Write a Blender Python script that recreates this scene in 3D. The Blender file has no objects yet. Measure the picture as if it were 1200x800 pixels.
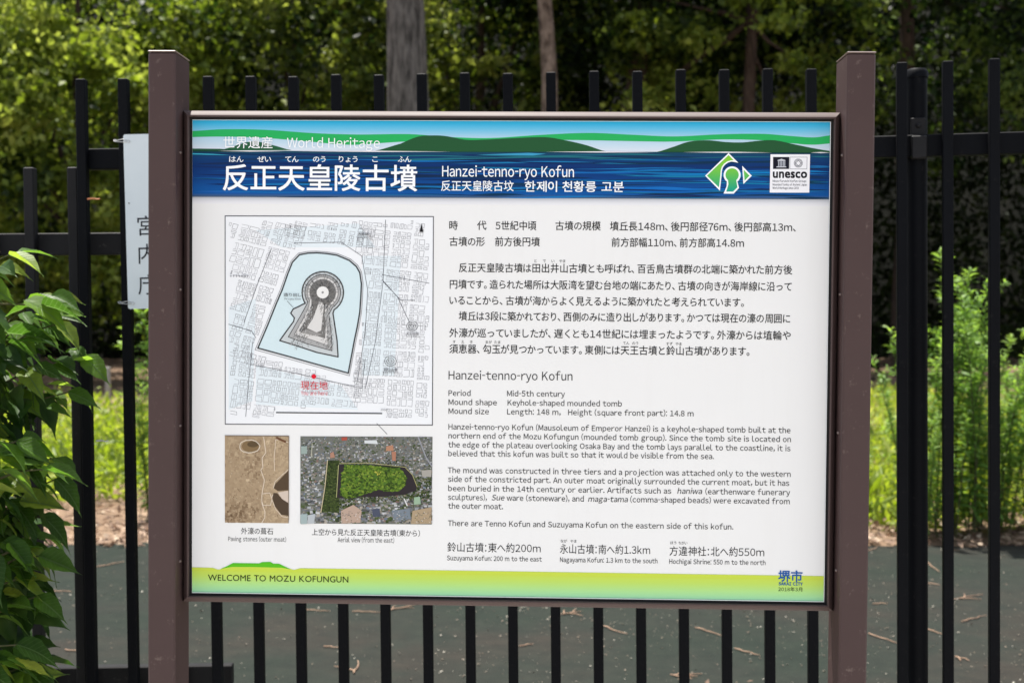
import bpy, math, random
import numpy as np
from mathutils import Vector, Matrix
from mathutils.geometry import tessellate_polygon

scene = bpy.context.scene
rad = math.radians
# ---------------------------------------------------------------- camera, light, exposure
CAM_H = 1.45
cam = bpy.data.cameras.new('camera')
cam_ob = bpy.data.objects.new('camera', cam)
scene.collection.objects.link(cam_ob)
cam.lens = 45.0
cam.sensor_width = 36.0
cam.clip_start = 0.05
cam.clip_end = 2000
cam_ob.location = (0, 0, CAM_H)
cam_ob.rotation_euler = (rad(90 - 1.525), 0, 0)
cam.dof.use_dof = True
cam.dof.focus_distance = 2.27
cam.dof.aperture_fstop = 6.3
scene.camera = cam_ob

SUN_EL, SUN_AZ = rad(74), rad(-30)          # azimuth from +Y towards +X
world = bpy.data.worlds.new('World')
scene.world = world
world.use_nodes = True
wn = world.node_tree
bg = wn.nodes['Background']
sky = wn.nodes.new('ShaderNodeTexSky')
sky.sky_type = 'NISHITA'
sky.sun_disc = False
sky.sun_elevation = SUN_EL
sky.sun_rotation = SUN_AZ
sky.air_density = 1.0
sky.dust_density = 1.2
soft = wn.nodes.new('ShaderNodeHueSaturation')      # sky blue toned down so white surfaces read neutral
soft.inputs['Saturation'].default_value = 0.5
wn.links.new(sky.outputs[0], soft.inputs['Color'])
wn.links.new(soft.outputs[0], bg.inputs[0])
bg.inputs[1].default_value = 0.115
sun = bpy.data.lights.new('sun', 'SUN')
sun.energy = 5.0
sun.angle = rad(0.55)
sun.color = (1.0, 0.955, 0.88)
sun_ob = bpy.data.objects.new('sun', sun)
scene.collection.objects.link(sun_ob)
sd = Vector((math.sin(SUN_AZ) * math.cos(SUN_EL), math.cos(SUN_AZ) * math.cos(SUN_EL), math.sin(SUN_EL)))
sun_ob.rotation_euler = sd.to_track_quat('Z', 'Y').to_euler()
sun_ob.location = sd * 30
scene.view_settings.view_transform = 'Standard'
scene.view_settings.look = 'None'
scene.view_settings.exposure = 1.13
scene.view_settings.gamma = 1.0
scene.view_settings.use_curve_mapping = False
scene.render.engine = 'CYCLES'
scene.cycles.use_denoising = True
scene.cycles.max_bounces = 8
scene.cycles.transparent_max_bounces = 8

C = scene.collection
R_ = random.Random(7)
NP = np.random.default_rng(11)

# ---------------------------------------------------------------- helpers
def lin(c):
    out = []
    for v in c[:3]:
        v = v / 255.0
        out.append(v / 12.92 if v <= 0.04045 else ((v + 0.055) / 1.055) ** 2.4)
    return (out[0], out[1], out[2], 1.0)

def thing(name, label, cat, loc=(0, 0, 0), rot=(0, 0, 0), group=None):
    o = bpy.data.objects.new(name, None)
    o.empty_display_size = 0.1
    o.location = loc
    o.rotation_euler = rot
    o['label'] = label
    o['category'] = cat
    if group: o['group'] = group
    C.objects.link(o)
    return o

def tag(o, label=None, cat=None, group=None, kind=None):
    for k, v in (('label', label), ('category', cat), ('group', group), ('kind', kind)):
        if v: o[k] = v
    return o

def obj(name, me, mat=None, parent=None, loc=None, rot=None, scale=None):
    o = bpy.data.objects.new(name, me)
    if mat and not me.materials: me.materials.append(mat)
    if parent: o.parent = parent
    if loc is not None: o.location = loc
    if rot is not None: o.rotation_euler = rot
    if scale is not None: o.scale = scale
    C.objects.link(o)
    return o

class MB:
    def __init__(s): s.v = []; s.f = []; s.sm = []
    def add(s, v, f, smooth=False):
        n = len(s.v); s.v += [tuple(p) for p in v]
        s.f += [tuple(i + n for i in q) for q in f]; s.sm += [smooth] * len(f)
        return s
    def box(s, x0, x1, y0, y1, z0, z1, bev=0.0):
        if bev <= 0:
            v = [(x0,y0,z0),(x1,y0,z0),(x1,y1,z0),(x0,y1,z0),(x0,y0,z1),(x1,y0,z1),(x1,y1,z1),(x0,y1,z1)]
            return s.add(v, [(0,3,2,1),(4,5,6,7),(0,1,5,4),(1,2,6,5),(2,3,7,6),(3,0,4,7)])
        b = bev
        # vertical prism with chamfered vertical edges and chamfered ends
        def ring(z, i):
            a0, a1, c0, c1 = x0 + i, x1 - i, y0 + i, y1 - i
            return [(a0+b,c0,z),(a1-b,c0,z),(a1,c0+b,z),(a1,c1-b,z),(a1-b,c1,z),(a0+b,c1,z),(a0,c1-b,z),(a0,c0+b,z)]
        v = ring(z0, b) + ring(z0 + b, 0) + ring(z1 - b, 0) + ring(z1, b)
        f = [tuple(range(7, -1, -1)), tuple(range(24, 32))]
        for k in range(3):
            for i in range(8):
                j = (i + 1) % 8
                f.append((k*8+i, k*8+j, k*8+8+j, k*8+8+i))
        return s.add(v, f)
    def tube(s, pts, radii, n=8, cap=True, smooth=True):
        pts = [Vector(p) for p in pts]
        rings = []
        prev = None
        for i, p in enumerate(pts):
            t = (pts[min(i+1, len(pts)-1)] - pts[max(i-1, 0)]).normalized()
            if prev is None:
                u = t.orthogonal().normalized()
            else:
                u = (prev - t * prev.dot(t)).normalized()
            prev = u
            w = t.cross(u)
            r = radii[i] if hasattr(radii, '__len__') else radii
            rings.append([p + (u * math.cos(a) + w * math.sin(a)) * r for a in [2*math.pi*k/n for k in range(n)]])
        v = [q for r in rings for q in r]
        f = []
        for i in range(len(pts) - 1):
            for k in range(n):
                j = (k + 1) % n
                f.append((i*n+k, i*n+j, (i+1)*n+j, (i+1)*n+k))
        s.add(v, f, smooth)
        if cap:
            s.add(v[:n], [tuple(range(n-1, -1, -1))], False)
            s.add(v[-n:], [tuple(range(n))], False)
        return s
    def mesh(s, name='mesh'):
        me = bpy.data.meshes.new(name)
        me.from_pydata(s.v, [], s.f)
        me.polygons.foreach_set('use_smooth', s.sm)
        me.update()
        return me

def np_mesh(name, V, F, rnd=None, smooth=False):
    """V (n,3) float, F (m,k) int; quick mesh; rnd = per-vertex float attribute"""
    me = bpy.data.meshes.new(name)
    m, k = F.shape
    me.vertices.add(len(V)); me.vertices.foreach_set('co', V.astype(np.float32).ravel())
    me.loops.add(m * k); me.loops.foreach_set('vertex_index', F.astype(np.int32).ravel())
    me.polygons.add(m); me.polygons.foreach_set('loop_start', np.arange(0, m*k, k, dtype=np.int32))
    me.polygons.foreach_set('loop_total', np.full(m, k, dtype=np.int32))
    if smooth: me.polygons.foreach_set('use_smooth', np.ones(m, dtype=bool))
    me.update(calc_edges=True)
    if rnd is not None:
        a = me.attributes.new('rnd', 'FLOAT', 'POINT'); a.data.foreach_set('value', rnd.astype(np.float32))
    return me

def leaf_cloud(name, P, L, Wd, up=0.6, D=None, rnd=None, droop=0.0, seed=0):
    """many small folded leaves: P (n,3) bases, L lengths, Wd widths"""
    g = np.random.default_rng(seed)
    n = len(P)
    d = g.normal(size=(n, 3)) if D is None else D + g.normal(size=(n, 3)) * 0.35
    d[:, 2] -= droop
    d /= np.linalg.norm(d, axis=1)[:, None]
    nz = g.normal(size=(n, 3)) * (1 - up) + np.array([0, 0, 1.0]) * up
    w = np.cross(d, nz); w /= (np.linalg.norm(w, axis=1)[:, None] + 1e-9)
    nn = np.cross(w, d)
    L = L[:, None]; Wd = Wd[:, None]
    a = P
    b = P + d * L * 0.45 + w * Wd * 0.5 + nn * Wd * 0.16
    c = P + d * L - nn * L * 0.08
    e = P + d * L * 0.45 - w * Wd * 0.5 + nn * Wd * 0.16
    V = np.stack([a, b, c, e], 1).reshape(-1, 3)
    i = np.arange(n) * 4
    F = np.concatenate([np.stack([i, i+1, i+2], 1), np.stack([i, i+2, i+3], 1)])
    r = g.random(n) if rnd is None else rnd
    return np_mesh(name, V, F, np.repeat(r, 4))

# ---------------------------------------------------------------- materials
def new_mat(name):
    m = bpy.data.materials.new(name); m.use_nodes = True
    nt = m.node_tree
    return m, nt, nt.nodes['Principled BSDF'], nt.nodes['Material Output']

def ramp(nt, stops, fac=None):
    r = nt.nodes.new('ShaderNodeValToRGB')
    el = r.color_ramp.elements
    while len(el) < len(stops): el.new(0.5)
    for e, (p, c) in zip(el, stops):
        e.position = p; e.color = (c[0], c[1], c[2], 1)
    if fac is not None: nt.links.new(fac, r.inputs[0])
    return r

def noise(nt, scale, detail=4, rough=0.55, vec=None):
    t = nt.nodes.new('ShaderNodeTexNoise')
    t.inputs['Scale'].default_value = scale; t.inputs['Detail'].default_value = detail
    t.inputs['Roughness'].default_value = rough
    if vec is None:
        tc = nt.nodes.new('ShaderNodeTexCoord'); vec = tc.outputs['Object']
    nt.links.new(vec, t.inputs['Vector'])
    return t

def bump(nt, bs, h, strength, dist):
    b = nt.nodes.new('ShaderNodeBump')
    b.inputs['Strength'].default_value = strength; b.inputs['Distance'].default_value = dist
    nt.links.new(h, b.inputs['Height']); nt.links.new(b.outputs[0], bs.inputs['Normal'])

def paint_mat(name, c0, c1, rough=0.45, spec=0.4, scale=9.0, bumpy=0.05, grime=None):
    m, nt, bs, out = new_mat(name)
    n1 = noise(nt, scale, 6, 0.6)
    r = ramp(nt, [(0.35, c0), (0.68, c1)], n1.outputs[0])
    col = r.outputs[0]
    if grime:
        n3 = noise(nt, 55, 5, 0.7)
        r3 = ramp(nt, [(0.62, (0, 0, 0)), (0.74, (1, 1, 1))], n3.outputs[0])
        mx = nt.nodes.new('ShaderNodeMix'); mx.data_type = 'RGBA'
        mu = nt.nodes.new('ShaderNodeMath'); mu.operation = 'MULTIPLY'; mu.inputs[1].default_value = 0.5
        nt.links.new(r3.outputs[0], mu.inputs[0]); nt.links.new(mu.outputs[0], mx.inputs['Factor'])
        nt.links.new(col, mx.inputs['A']); mx.inputs['B'].default_value = (*grime, 1)
        col = mx.outputs['Result']
    nt.links.new(col, bs.inputs['Base Color'])
    bs.inputs['Specular IOR Level'].default_value = spec
    n2 = noise(nt, 160, 3)
    rr = nt.nodes.new('ShaderNodeMapRange'); rr.inputs['To Min'].default_value = rough - 0.07; rr.inputs['To Max'].default_value = rough + 0.1
    nt.links.new(n1.outputs[0], rr.inputs[0]); nt.links.new(rr.outputs[0], bs.inputs['Roughness'])
    bump(nt, bs, n2.outputs[0], bumpy, 0.0015)
    return m

def leaf_mat(name, stops, trans=0.35, rough=0.5, patch=1.2, spec=0.35, patch_amt=0.5, veins=False):
    """stops: colour ramp over per-leaf value mixed with a clump-sized noise"""
    m, nt, bs, out = new_mat(name)
    at = nt.nodes.new('ShaderNodeAttribute'); at.attribute_name = 'rnd'
    geo = nt.nodes.new('ShaderNodeNewGeometry')
    nz = noise(nt, patch, 3, 0.5, geo.outputs['Position'])
    mr = nt.nodes.new('ShaderNodeMapRange'); mr.inputs[1].default_value = 0.3; mr.inputs[2].default_value = 0.7
    nt.links.new(nz.outputs[0], mr.inputs[0])
    mx = nt.nodes.new('ShaderNodeMix'); mx.data_type = 'FLOAT'; mx.inputs[0].default_value = patch_amt
    nt.links.new(at.outputs['Fac'], mx.inputs[2]); nt.links.new(mr.outputs[0], mx.inputs[3])
    r = ramp(nt, stops, mx.outputs[0])
    nt.links.new(r.outputs[0], bs.inputs['Base Color'])
    bs.inputs['Roughness'].default_value = rough
    bs.inputs['Specular IOR Level'].default_value = spec
    tr = nt.nodes.new('ShaderNodeBsdfTranslucent')
    hs = nt.nodes.new('ShaderNodeHueSaturation'); hs.inputs['Saturation'].default_value = 1.15; hs.inputs['Value'].default_value = 1.5
    hs.inputs['Hue'].default_value = 0.49
    nt.links.new(r.outputs[0], hs.inputs['Color']); nt.links.new(hs.outputs[0], tr.inputs[0])
    ms = nt.nodes.new('ShaderNodeMixShader'); ms.inputs[0].default_value = trans
    nt.links.new(bs.outputs[0], ms.inputs[1]); nt.links.new(tr.outputs[0], ms.inputs[2])
    nt.links.new(ms.outputs[0], out.inputs[0])
    return m

M = {}
M['brown'] = paint_mat('brown_paint', (0.058, 0.0345, 0.033), (0.070, 0.043, 0.041), 0.52, 0.22, 3.5, 0.06, grime=(0.2, 0.15, 0.13))
M['frame'] = paint_mat('brown_frame_gloss', (0.062, 0.038, 0.036), (0.075, 0.047, 0.044), 0.6, 0.38, 3.5, 0.03)
M['cap'] = paint_mat('cap_paint', (0.16, 0.12, 0.11), (0.22, 0.17, 0.155), 0.4, 0.5, 6)
M['gasket'] = paint_mat('black_rubber', (0.008, 0.008, 0.009), (0.014, 0.013, 0.013), 0.7, 0.2)
M['black'] = paint_mat('black_fence_paint', (0.0018, 0.0022, 0.0034), (0.0034, 0.004, 0.0058), 0.6, 0.09, 5, 0.08, grime=(0.03, 0.028, 0.026))
M['greyblack'] = paint_mat('weathered_fence_paint', (0.007, 0.007, 0.008), (0.014, 0.0135, 0.015), 0.6, 0.2, 7, 0.08, grime=(0.09, 0.085, 0.08))
M['white'] = paint_mat('white_sheet_paint', (0.60, 0.66, 0.70), (0.66, 0.72, 0.75), 0.4, 0.4, 3, 0.02)
M['steel'] = paint_mat('galvanised_wire', (0.35, 0.36, 0.37), (0.5, 0.5, 0.5), 0.4, 0.5, 30)
M['rust'] = paint_mat('rusty_wire', (0.45, 0.14, 0.06), (0.6, 0.3, 0.15), 0.6, 0.3, 30)

def print_material():
    m, nt, bs, out = new_mat('printed_ink')
    at = nt.nodes.new('ShaderNodeAttribute'); at.attribute_name = 'Col'
    nt.links.new(at.outputs['Color'], bs.inputs['Base Color'])
    bs.inputs['Roughness'].default_value = 0.5
    bs.inputs['Specular IOR Level'].default_value = 0.12
    return m
M['print'] = print_material()
m, nt, bs, out = new_mat('panel_white_film')
n1 = noise(nt, 1.4, 3, 0.5); n2 = noise(nt, 38, 6, 0.7)
r = ramp(nt, [(0.3, (0.785, 0.782, 0.778)), (0.7, (0.82, 0.818, 0.812))], n1.outputs[0])
tcp = nt.nodes.new('ShaderNodeTexCoord'); mpp = nt.nodes.new('ShaderNodeMapping'); mpp.inputs['Scale'].default_value = (26, 4, 2.2)
nt.links.new(tcp.outputs['Object'], mpp.inputs[0]); n2 = noise(nt, 1.0, 6, 0.7, mpp.outputs[0])
r2 = ramp(nt, [(0.28, (0.98, 0.977, 0.972)), (0.5, (1, 1, 1))], n2.outputs[0])
mx = nt.nodes.new('ShaderNodeMix'); mx.data_type = 'RGBA'; mx.blend_type = 'MULTIPLY'; mx.inputs[0].default_value = 1
nt.links.new(r.outputs[0], mx.inputs['A']); nt.links.new(r2.outputs[0], mx.inputs['B'])
nt.links.new(mx.outputs['Result'], bs.inputs['Base Color'])
bs.inputs['Roughness'].default_value = 0.45; bs.inputs['Specular IOR Level'].default_value = 0.3
M['panel'] = m

# asphalt
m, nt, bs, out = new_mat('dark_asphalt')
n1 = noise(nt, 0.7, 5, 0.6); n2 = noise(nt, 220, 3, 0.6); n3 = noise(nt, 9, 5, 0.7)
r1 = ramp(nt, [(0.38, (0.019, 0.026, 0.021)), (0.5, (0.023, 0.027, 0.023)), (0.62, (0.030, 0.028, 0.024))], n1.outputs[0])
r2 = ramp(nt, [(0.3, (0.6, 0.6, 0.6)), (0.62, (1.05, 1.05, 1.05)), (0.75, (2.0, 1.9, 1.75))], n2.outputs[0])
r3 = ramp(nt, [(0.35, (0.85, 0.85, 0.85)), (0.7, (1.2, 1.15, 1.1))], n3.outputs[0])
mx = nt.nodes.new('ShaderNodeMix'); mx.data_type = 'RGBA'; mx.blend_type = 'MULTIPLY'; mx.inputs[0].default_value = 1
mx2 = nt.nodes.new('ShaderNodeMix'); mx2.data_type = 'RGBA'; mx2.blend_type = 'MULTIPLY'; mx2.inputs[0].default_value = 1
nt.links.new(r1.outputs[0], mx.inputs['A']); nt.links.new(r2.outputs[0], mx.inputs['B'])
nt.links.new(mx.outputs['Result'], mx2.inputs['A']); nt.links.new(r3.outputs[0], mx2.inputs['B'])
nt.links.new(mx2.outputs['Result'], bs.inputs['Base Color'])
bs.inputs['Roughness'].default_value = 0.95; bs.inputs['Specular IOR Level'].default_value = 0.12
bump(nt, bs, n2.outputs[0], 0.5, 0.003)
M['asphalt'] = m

def ground_mat(name, stops, sc=1.5, fine=40, rough=0.95, bmp=0.6):
    m, nt, bs, out = new_mat(name)
    n1 = noise(nt, sc, 6, 0.62); n2 = noise(nt, fine, 5, 0.7)
    r = ramp(nt, stops, n1.outputs[0])
    r2 = ramp(nt, [(0.3, (0.6, 0.6, 0.6)), (0.7, (1.3, 1.3, 1.3))], n2.outputs[0])
    mx = nt.nodes.new('ShaderNodeMix'); mx.data_type = 'RGBA'; mx.blend_type = 'MULTIPLY'; mx.inputs[0].default_value = 1
    nt.links.new(r.outputs[0], mx.inputs['A']); nt.links.new(r2.outputs[0], mx.inputs['B'])
    nt.links.new(mx.outputs['Result'], bs.inputs['Base Color'])
    bs.inputs['Roughness'].default_value = rough; bs.inputs['Specular IOR Level'].default_value = 0.15
    bump(nt, bs, n2.outputs[0], bmp, 0.02)
    return m
M['soil'] = ground_mat('dry_soil', [(0.35, (0.14, 0.092, 0.062)), (0.55, (0.22, 0.15, 0.10)), (0.7, (0.30, 0.215, 0.15))])
M['hill'] = ground_mat('shaded_woodland', [(0.35, (0.003, 0.004, 0.002)), (0.7, (0.008, 0.008, 0.005))])  # near-black instead of earth brown, standing in for shade between the trees
M['pave'] = ground_mat('pale_pavement', [(0.35, (0.36, 0.34, 0.31)), (0.7, (0.46, 0.44, 0.41))], 2, 90, 0.9, 0.3)
M['kerb'] = ground_mat('grey_concrete', [(0.35, (0.28, 0.27, 0.25)), (0.7, (0.38, 0.37, 0.35))], 4, 120, 0.9, 0.3)

def bark(name, c0, c1, sx=26, sz=4):
    m, nt, bs, out = new_mat(name)
    tc = nt.nodes.new('ShaderNodeTexCoord'); mp = nt.nodes.new('ShaderNodeMapping')
    mp.inputs['Scale'].default_value = (sx, sx, sz)
    nt.links.new(tc.outputs['Object'], mp.inputs[0])
    n1 = noise(nt, 1.0, 6, 0.65, mp.outputs[0])
    r = ramp(nt, [(0.35, c0), (0.62, c1)], n1.outputs[0])
    nt.links.new(r.outputs[0], bs.inputs['Base Color'])
    bs.inputs['Roughness'].default_value = 0.95; bs.inputs['Specular IOR Level'].default_value = 0.15
    bump(nt, bs, n1.outputs[0], 0.9, 0.03)
    return m
M['bark_grey'] = bark('grey_bark', (0.030, 0.027, 0.025), (0.16, 0.145, 0.135), 16, 3)
M['bark_pale'] = bark('pale_bark', (0.05, 0.035, 0.028), (0.26, 0.20, 0.165), 7, 4)
M['bark_dark'] = bark('dark_bark', (0.03, 0.02, 0.017), (0.085, 0.06, 0.05))
M['stem'] = bark('green_stem', (0.06, 0.08, 0.03), (0.11, 0.10, 0.05), 60, 20)

M['leaf_bright'] = leaf_mat('leaf_bright', [(0.28, (0.018, 0.036, 0.008)), (0.5, (0.15, 0.21, 0.036)), (0.8, (0.38, 0.44, 0.12))], 0.5, spec=0.2, patch=0.7)  # these tree leaves carry sun sparkle and dark gaps in their colour range
M['leaf_olive'] = leaf_mat('leaf_olive', [(0.3, (0.010, 0.022, 0.005)), (0.5, (0.10, 0.14, 0.026)), (0.8, (0.32, 0.37, 0.10))], 0.48, spec=0.2, patch=0.7)
M['leaf_dark'] = leaf_mat('leaf_dark', [(0.36, (0.003, 0.009, 0.003)), (0.54, (0.034, 0.064, 0.014)), (0.8, (0.24, 0.34, 0.085))], 0.5, spec=0.2, patch=0.8)
M['leaf_shaded'] = leaf_mat('leaf_shaded', [(0.15, (0.004, 0.008, 0.003)), (0.5, (0.009, 0.016, 0.004)), (0.85, (0.022, 0.034, 0.009))], 0.2, spec=0.05)  # near-black leaves: the wood's deep shade put into the colour
M['grass'] = leaf_mat('meadow_weeds', [(0.1, (0.11, 0.165, 0.025)), (0.45, (0.20, 0.28, 0.045)), (0.75, (0.30, 0.36, 0.075)), (0.95, (0.42, 0.41, 0.15))], 0.5, patch=0.9, patch_amt=0.55)
M['weed'] = leaf_mat('tall_weed_leaf', [(0.1, (0.06, 0.13, 0.03)), (0.5, (0.15, 0.27, 0.055)), (0.9, (0.30, 0.44, 0.11))], 0.5, patch=2.5, patch_amt=0.4)
M['litter'] = leaf_mat('dead_leaves', [(0.1, (0.10, 0.06, 0.04)), (0.45, (0.22, 0.145, 0.10)), (0.75, (0.34, 0.24, 0.17)), (0.95, (0.45, 0.38, 0.28))], 0.1, 0.8, patch=3, patch_amt=0.25)
M['crumb'] = leaf_mat('leaf_crumbs', [(0.1, (0.07, 0.05, 0.035)), (0.5, (0.15, 0.12, 0.09)), (0.95, (0.36, 0.34, 0.29))], 0.05, 0.8, patch=3, patch_amt=0.2)
m, nt, bs, out = new_mat('dry_twig')
n1 = noise(nt, 30, 4); r = ramp(nt, [(0.35, (0.17, 0.10, 0.065)), (0.65, (0.34, 0.22, 0.145))], n1.outputs[0])
nt.links.new(r.outputs[0], bs.inputs['Base Color']); bs.inputs['Roughness'].default_value = 0.9
M['twig'] = m

# ================================================================ GROUND
def sheet(name, x0, x1, y0, y1, z, mat, nx=2, ny=2, amp=0.0, edge=None):
    xs = np.linspace(x0, x1, nx); ys = np.linspace(y0, y1, ny)
    X, Y = np.meshgrid(xs, ys)
    Z = np.full_like(X, z)
    if amp: Z = Z + amp * (np.sin(X*1.3+Y*0.7) * np.cos(Y*1.1-X*0.4) + 0.4*np.sin(X*5.1)*np.sin(Y*4.3))
    if edge is not None: Y = edge(X, Y)
    V = np.stack([X, Y, Z], -1).reshape(-1, 3)
    i = np.arange(nx*ny).reshape(ny, nx)
    F = np.stack([i[:-1,:-1], i[:-1,1:], i[1:,1:], i[1:,:-1]], -1).reshape(-1, 4)
    o = obj(name, np_mesh(name, V, F), mat)
    o['kind'] = 'structure'
    return o
sheet('ground', -400, 400, -400, 600, -0.03, M['soil'], 9, 9)
sheet('pavement', -14, 14, -12, 3.14, 0.0, M['pave'])  # unseen ground, kept pale to bounce light onto the board
def asph_edge(X, Y):
    t = np.clip((Y - 7.0) / 0.79, 0, 1)
    return Y + t * (0.05*np.sin(X*2.1) + 0.03*np.sin(X*5.7+1) + 0.02*np.sin(X*13.0) + 0.0*X)
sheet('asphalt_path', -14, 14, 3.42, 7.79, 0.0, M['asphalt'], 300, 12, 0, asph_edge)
sheet('soil_field', -24, 24, 7.6, 40, 0.0, M['soil'], 120, 90, 0.022, None).location.z = -0.012
kb = MB(); kb.box(-14, 14, 3.14, 3.42, -0.02, 0.10, 0.01)
tag(obj('fence_footing', kb.mesh(), M['kerb']), kind='structure')
# wooded mound rising behind the trees
nx, ny = 90, 40
xs = np.linspace(-70, 70, nx); ys = np.linspace(36.5, 90, ny)
X, Y = np.meshgrid(xs, ys)
t = np.clip((Y-36.5)/22, 0, 1); Z = 19*(t*(2-t)) * (0.75+0.25*np.cos(X/38)) + 0.35*np.sin(X*0.8)*np.cos(Y*0.6) - 0.4
V = np.stack([X, Y, Z], -1).reshape(-1, 3); i = np.arange(nx*ny).reshape(ny, nx)
F = np.stack([i[:-1,:-1], i[:-1,1:], i[1:,1:], i[1:,:-1]], -1).reshape(-1, 4)
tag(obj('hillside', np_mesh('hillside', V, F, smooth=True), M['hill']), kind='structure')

# ---------------------------------------------------------------- grass, litter
def field_z(x, y): return 0.022*(np.sin(x*1.3+y*0.7)*np.cos(y*1.1-x*0.4)) - 0.012
n = 170000
gx = NP.uniform(-10.5, 10.5, n); gy = 8.25 + (NP.random(n)**1.3)*13.0
dens = 0.5 + 0.5*np.sin(gx*1.1+0.6*np.sin(gy*1.7))*np.sin(gy*0.8+gx*0.35)
left_start = 9.2 + 0.35*np.sin(gx*1.9)
right_start = 7.98 + 0.25*np.sin(gx*2.3)
start = np.where(gx < 0, left_start, right_start)
far = np.where(gx < 0, 17.0, 18.5) + 0.8*np.sin(gx*1.3) + NP.exponential(1.0, n)
keep = (gy > start + NP.exponential(0.12, n)) & (NP.random(n) < 0.35+0.65*dens) & (gy < far)
gx, gy = gx[keep], gy[keep]
n = len(gx)
hh = 0.08 + 0.18*NP.random(n)**1.6 + 0.08*(np.sin(gx*2.7+gy)*0.5+0.5)
gz = field_z(gx, gy) + hh*NP.random(n)
D = np.stack([NP.normal(size=n)*0.75, NP.normal(size=n)*0.75 - 0.1, np.abs(NP.normal(size=n))*0.8+0.25], 1)
Ls = NP.uniform(0.07, 0.17, n); Ws = NP.uniform(0.012, 0.05, n)
me = leaf_cloud('grass', np.stack([gx, gy, gz], 1), Ls, Ws, 0.4, D, seed=3)
tag(obj('grass', me, M['grass']), 'bright sunlit grass and low weeds between the asphalt path and the trees', 'grass', kind='stuff')
# dry leaf litter along the asphalt edge and under the trees
n = 9000
lx = NP.uniform(-9.5, 9.5, n); ly = 7.72 + NP.exponential(0.75, n)
k = ly < 10.2; lx, ly = lx[k], ly[k]
x2 = NP.uniform(-13, 13, 9000); y2 = NP.uniform(16, 33, 9000)
lx = np.concatenate([lx, x2]); ly = np.concatenate([ly, y2]); n = len(lx)
D = np.stack([NP.normal(size=n), NP.normal(size=n), NP.normal(size=n)*0.18+0.1], 1)
me = leaf_cloud('leaf_litter', np.stack([lx, ly, field_z(lx, ly)+0.018+0.03*NP.random(n)], 1), NP.uniform(0.035, 0.09, n), NP.uniform(0.018, 0.045, n), 0.75, D, seed=4)
tag(obj('leaf_litter', me, M['litter']), 'dry brown leaf litter strewn along the far edge of the asphalt', 'leaf litter', kind='stuff')
# crumbs on the asphalt
n = 12000
cx_ = NP.uniform(-3.6, 3.6, n); cy_ = NP.uniform(3.9, 7.75, n)
clump = np.sin(cx_*3.1+cy_*2.3)*np.sin(cy_*4.7-cx_*1.3)
k = NP.random(n) < 0.35+0.5*np.clip(clump, 0, 1) + 0.35*(np.abs(cx_-1.0) < 1.4); cx_, cy_ = cx_[k], cy_[k]; n = len(cx_)
D = np.stack([NP.normal(size=n), NP.normal(size=n), NP.normal(size=n)*0.1], 1)
sz = 0.003 + 0.009*NP.random(n)**3.5
me = leaf_cloud('leaf_crumbs', np.stack([cx_, cy_, 0.003+0.003*NP.random(n)], 1), sz*1.5, sz, 0.9, D, seed=5)
tag(obj('leaf_crumbs', me, M['crumb']), 'pale leaf crumbs and grit scattered over the dark asphalt', 'debris', kind='stuff')

n = 46
p0 = Vector((0.80, 4.72, 0)); D = np.stack([NP.normal(size=n), NP.normal(size=n), NP.normal(size=n)*0.25+0.1], 1)
me = leaf_cloud('fallen_leaves', np.stack([p0.x + NP.normal(size=n)*0.11, p0.y + NP.normal(size=n)*0.10, 0.006+0.012*NP.random(n)], 1), NP.uniform(0.02, 0.045, n), NP.uniform(0.01, 0.022, n), 0.6, D, seed=6)
tag(obj('fallen_leaves', me, M['litter']), 'small drift of reddish dead leaves on the asphalt low right of centre', 'dead leaves', kind='stuff')
# twigs lying on the asphalt, seen below and beside the board
def gpt(px, py):
    # point on the ground under a photograph pixel (level ground, camera above)
    a = rad(1.525); dx = (px-600)/1500.0; dz = -(py-400)/1500.0
    y = math.cos(a) + dz*math.sin(a); z = -math.sin(a) + dz*math.cos(a)
    t = -CAM_H / z
    return Vector((dx*t, y*t, 0))
twigs = [((355,715),(387,717),0),((413,717),(447,718),0),((452,717),(495,707),2),((380,758),(398,760),0),((414,790),(420,775),1),
         ((608,758),(625,755),0),((655,721),(682,717),3),((706,734),(735,744),0),((816,736),(846,746),0),((860,761),(890,769),0),
         ((1018,743),(1055,756),0),((1085,737),(1105,744),0),((1084,684),(1102,686),0),((1125,729),(1155,722),0),
         ((1117,703),(1151,697),2),((1119,770),(1137,775),1),((1022,708),(1040,708),0),((1016,646),(1030,642),0),((1086,659),(1102,671),0),
         ((60,693),(85,694),0),((76,762),(104,765),0),((112,665),(146,659),0),((730,705),(752,702),0),((785,792),(812,796),3)]
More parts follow.
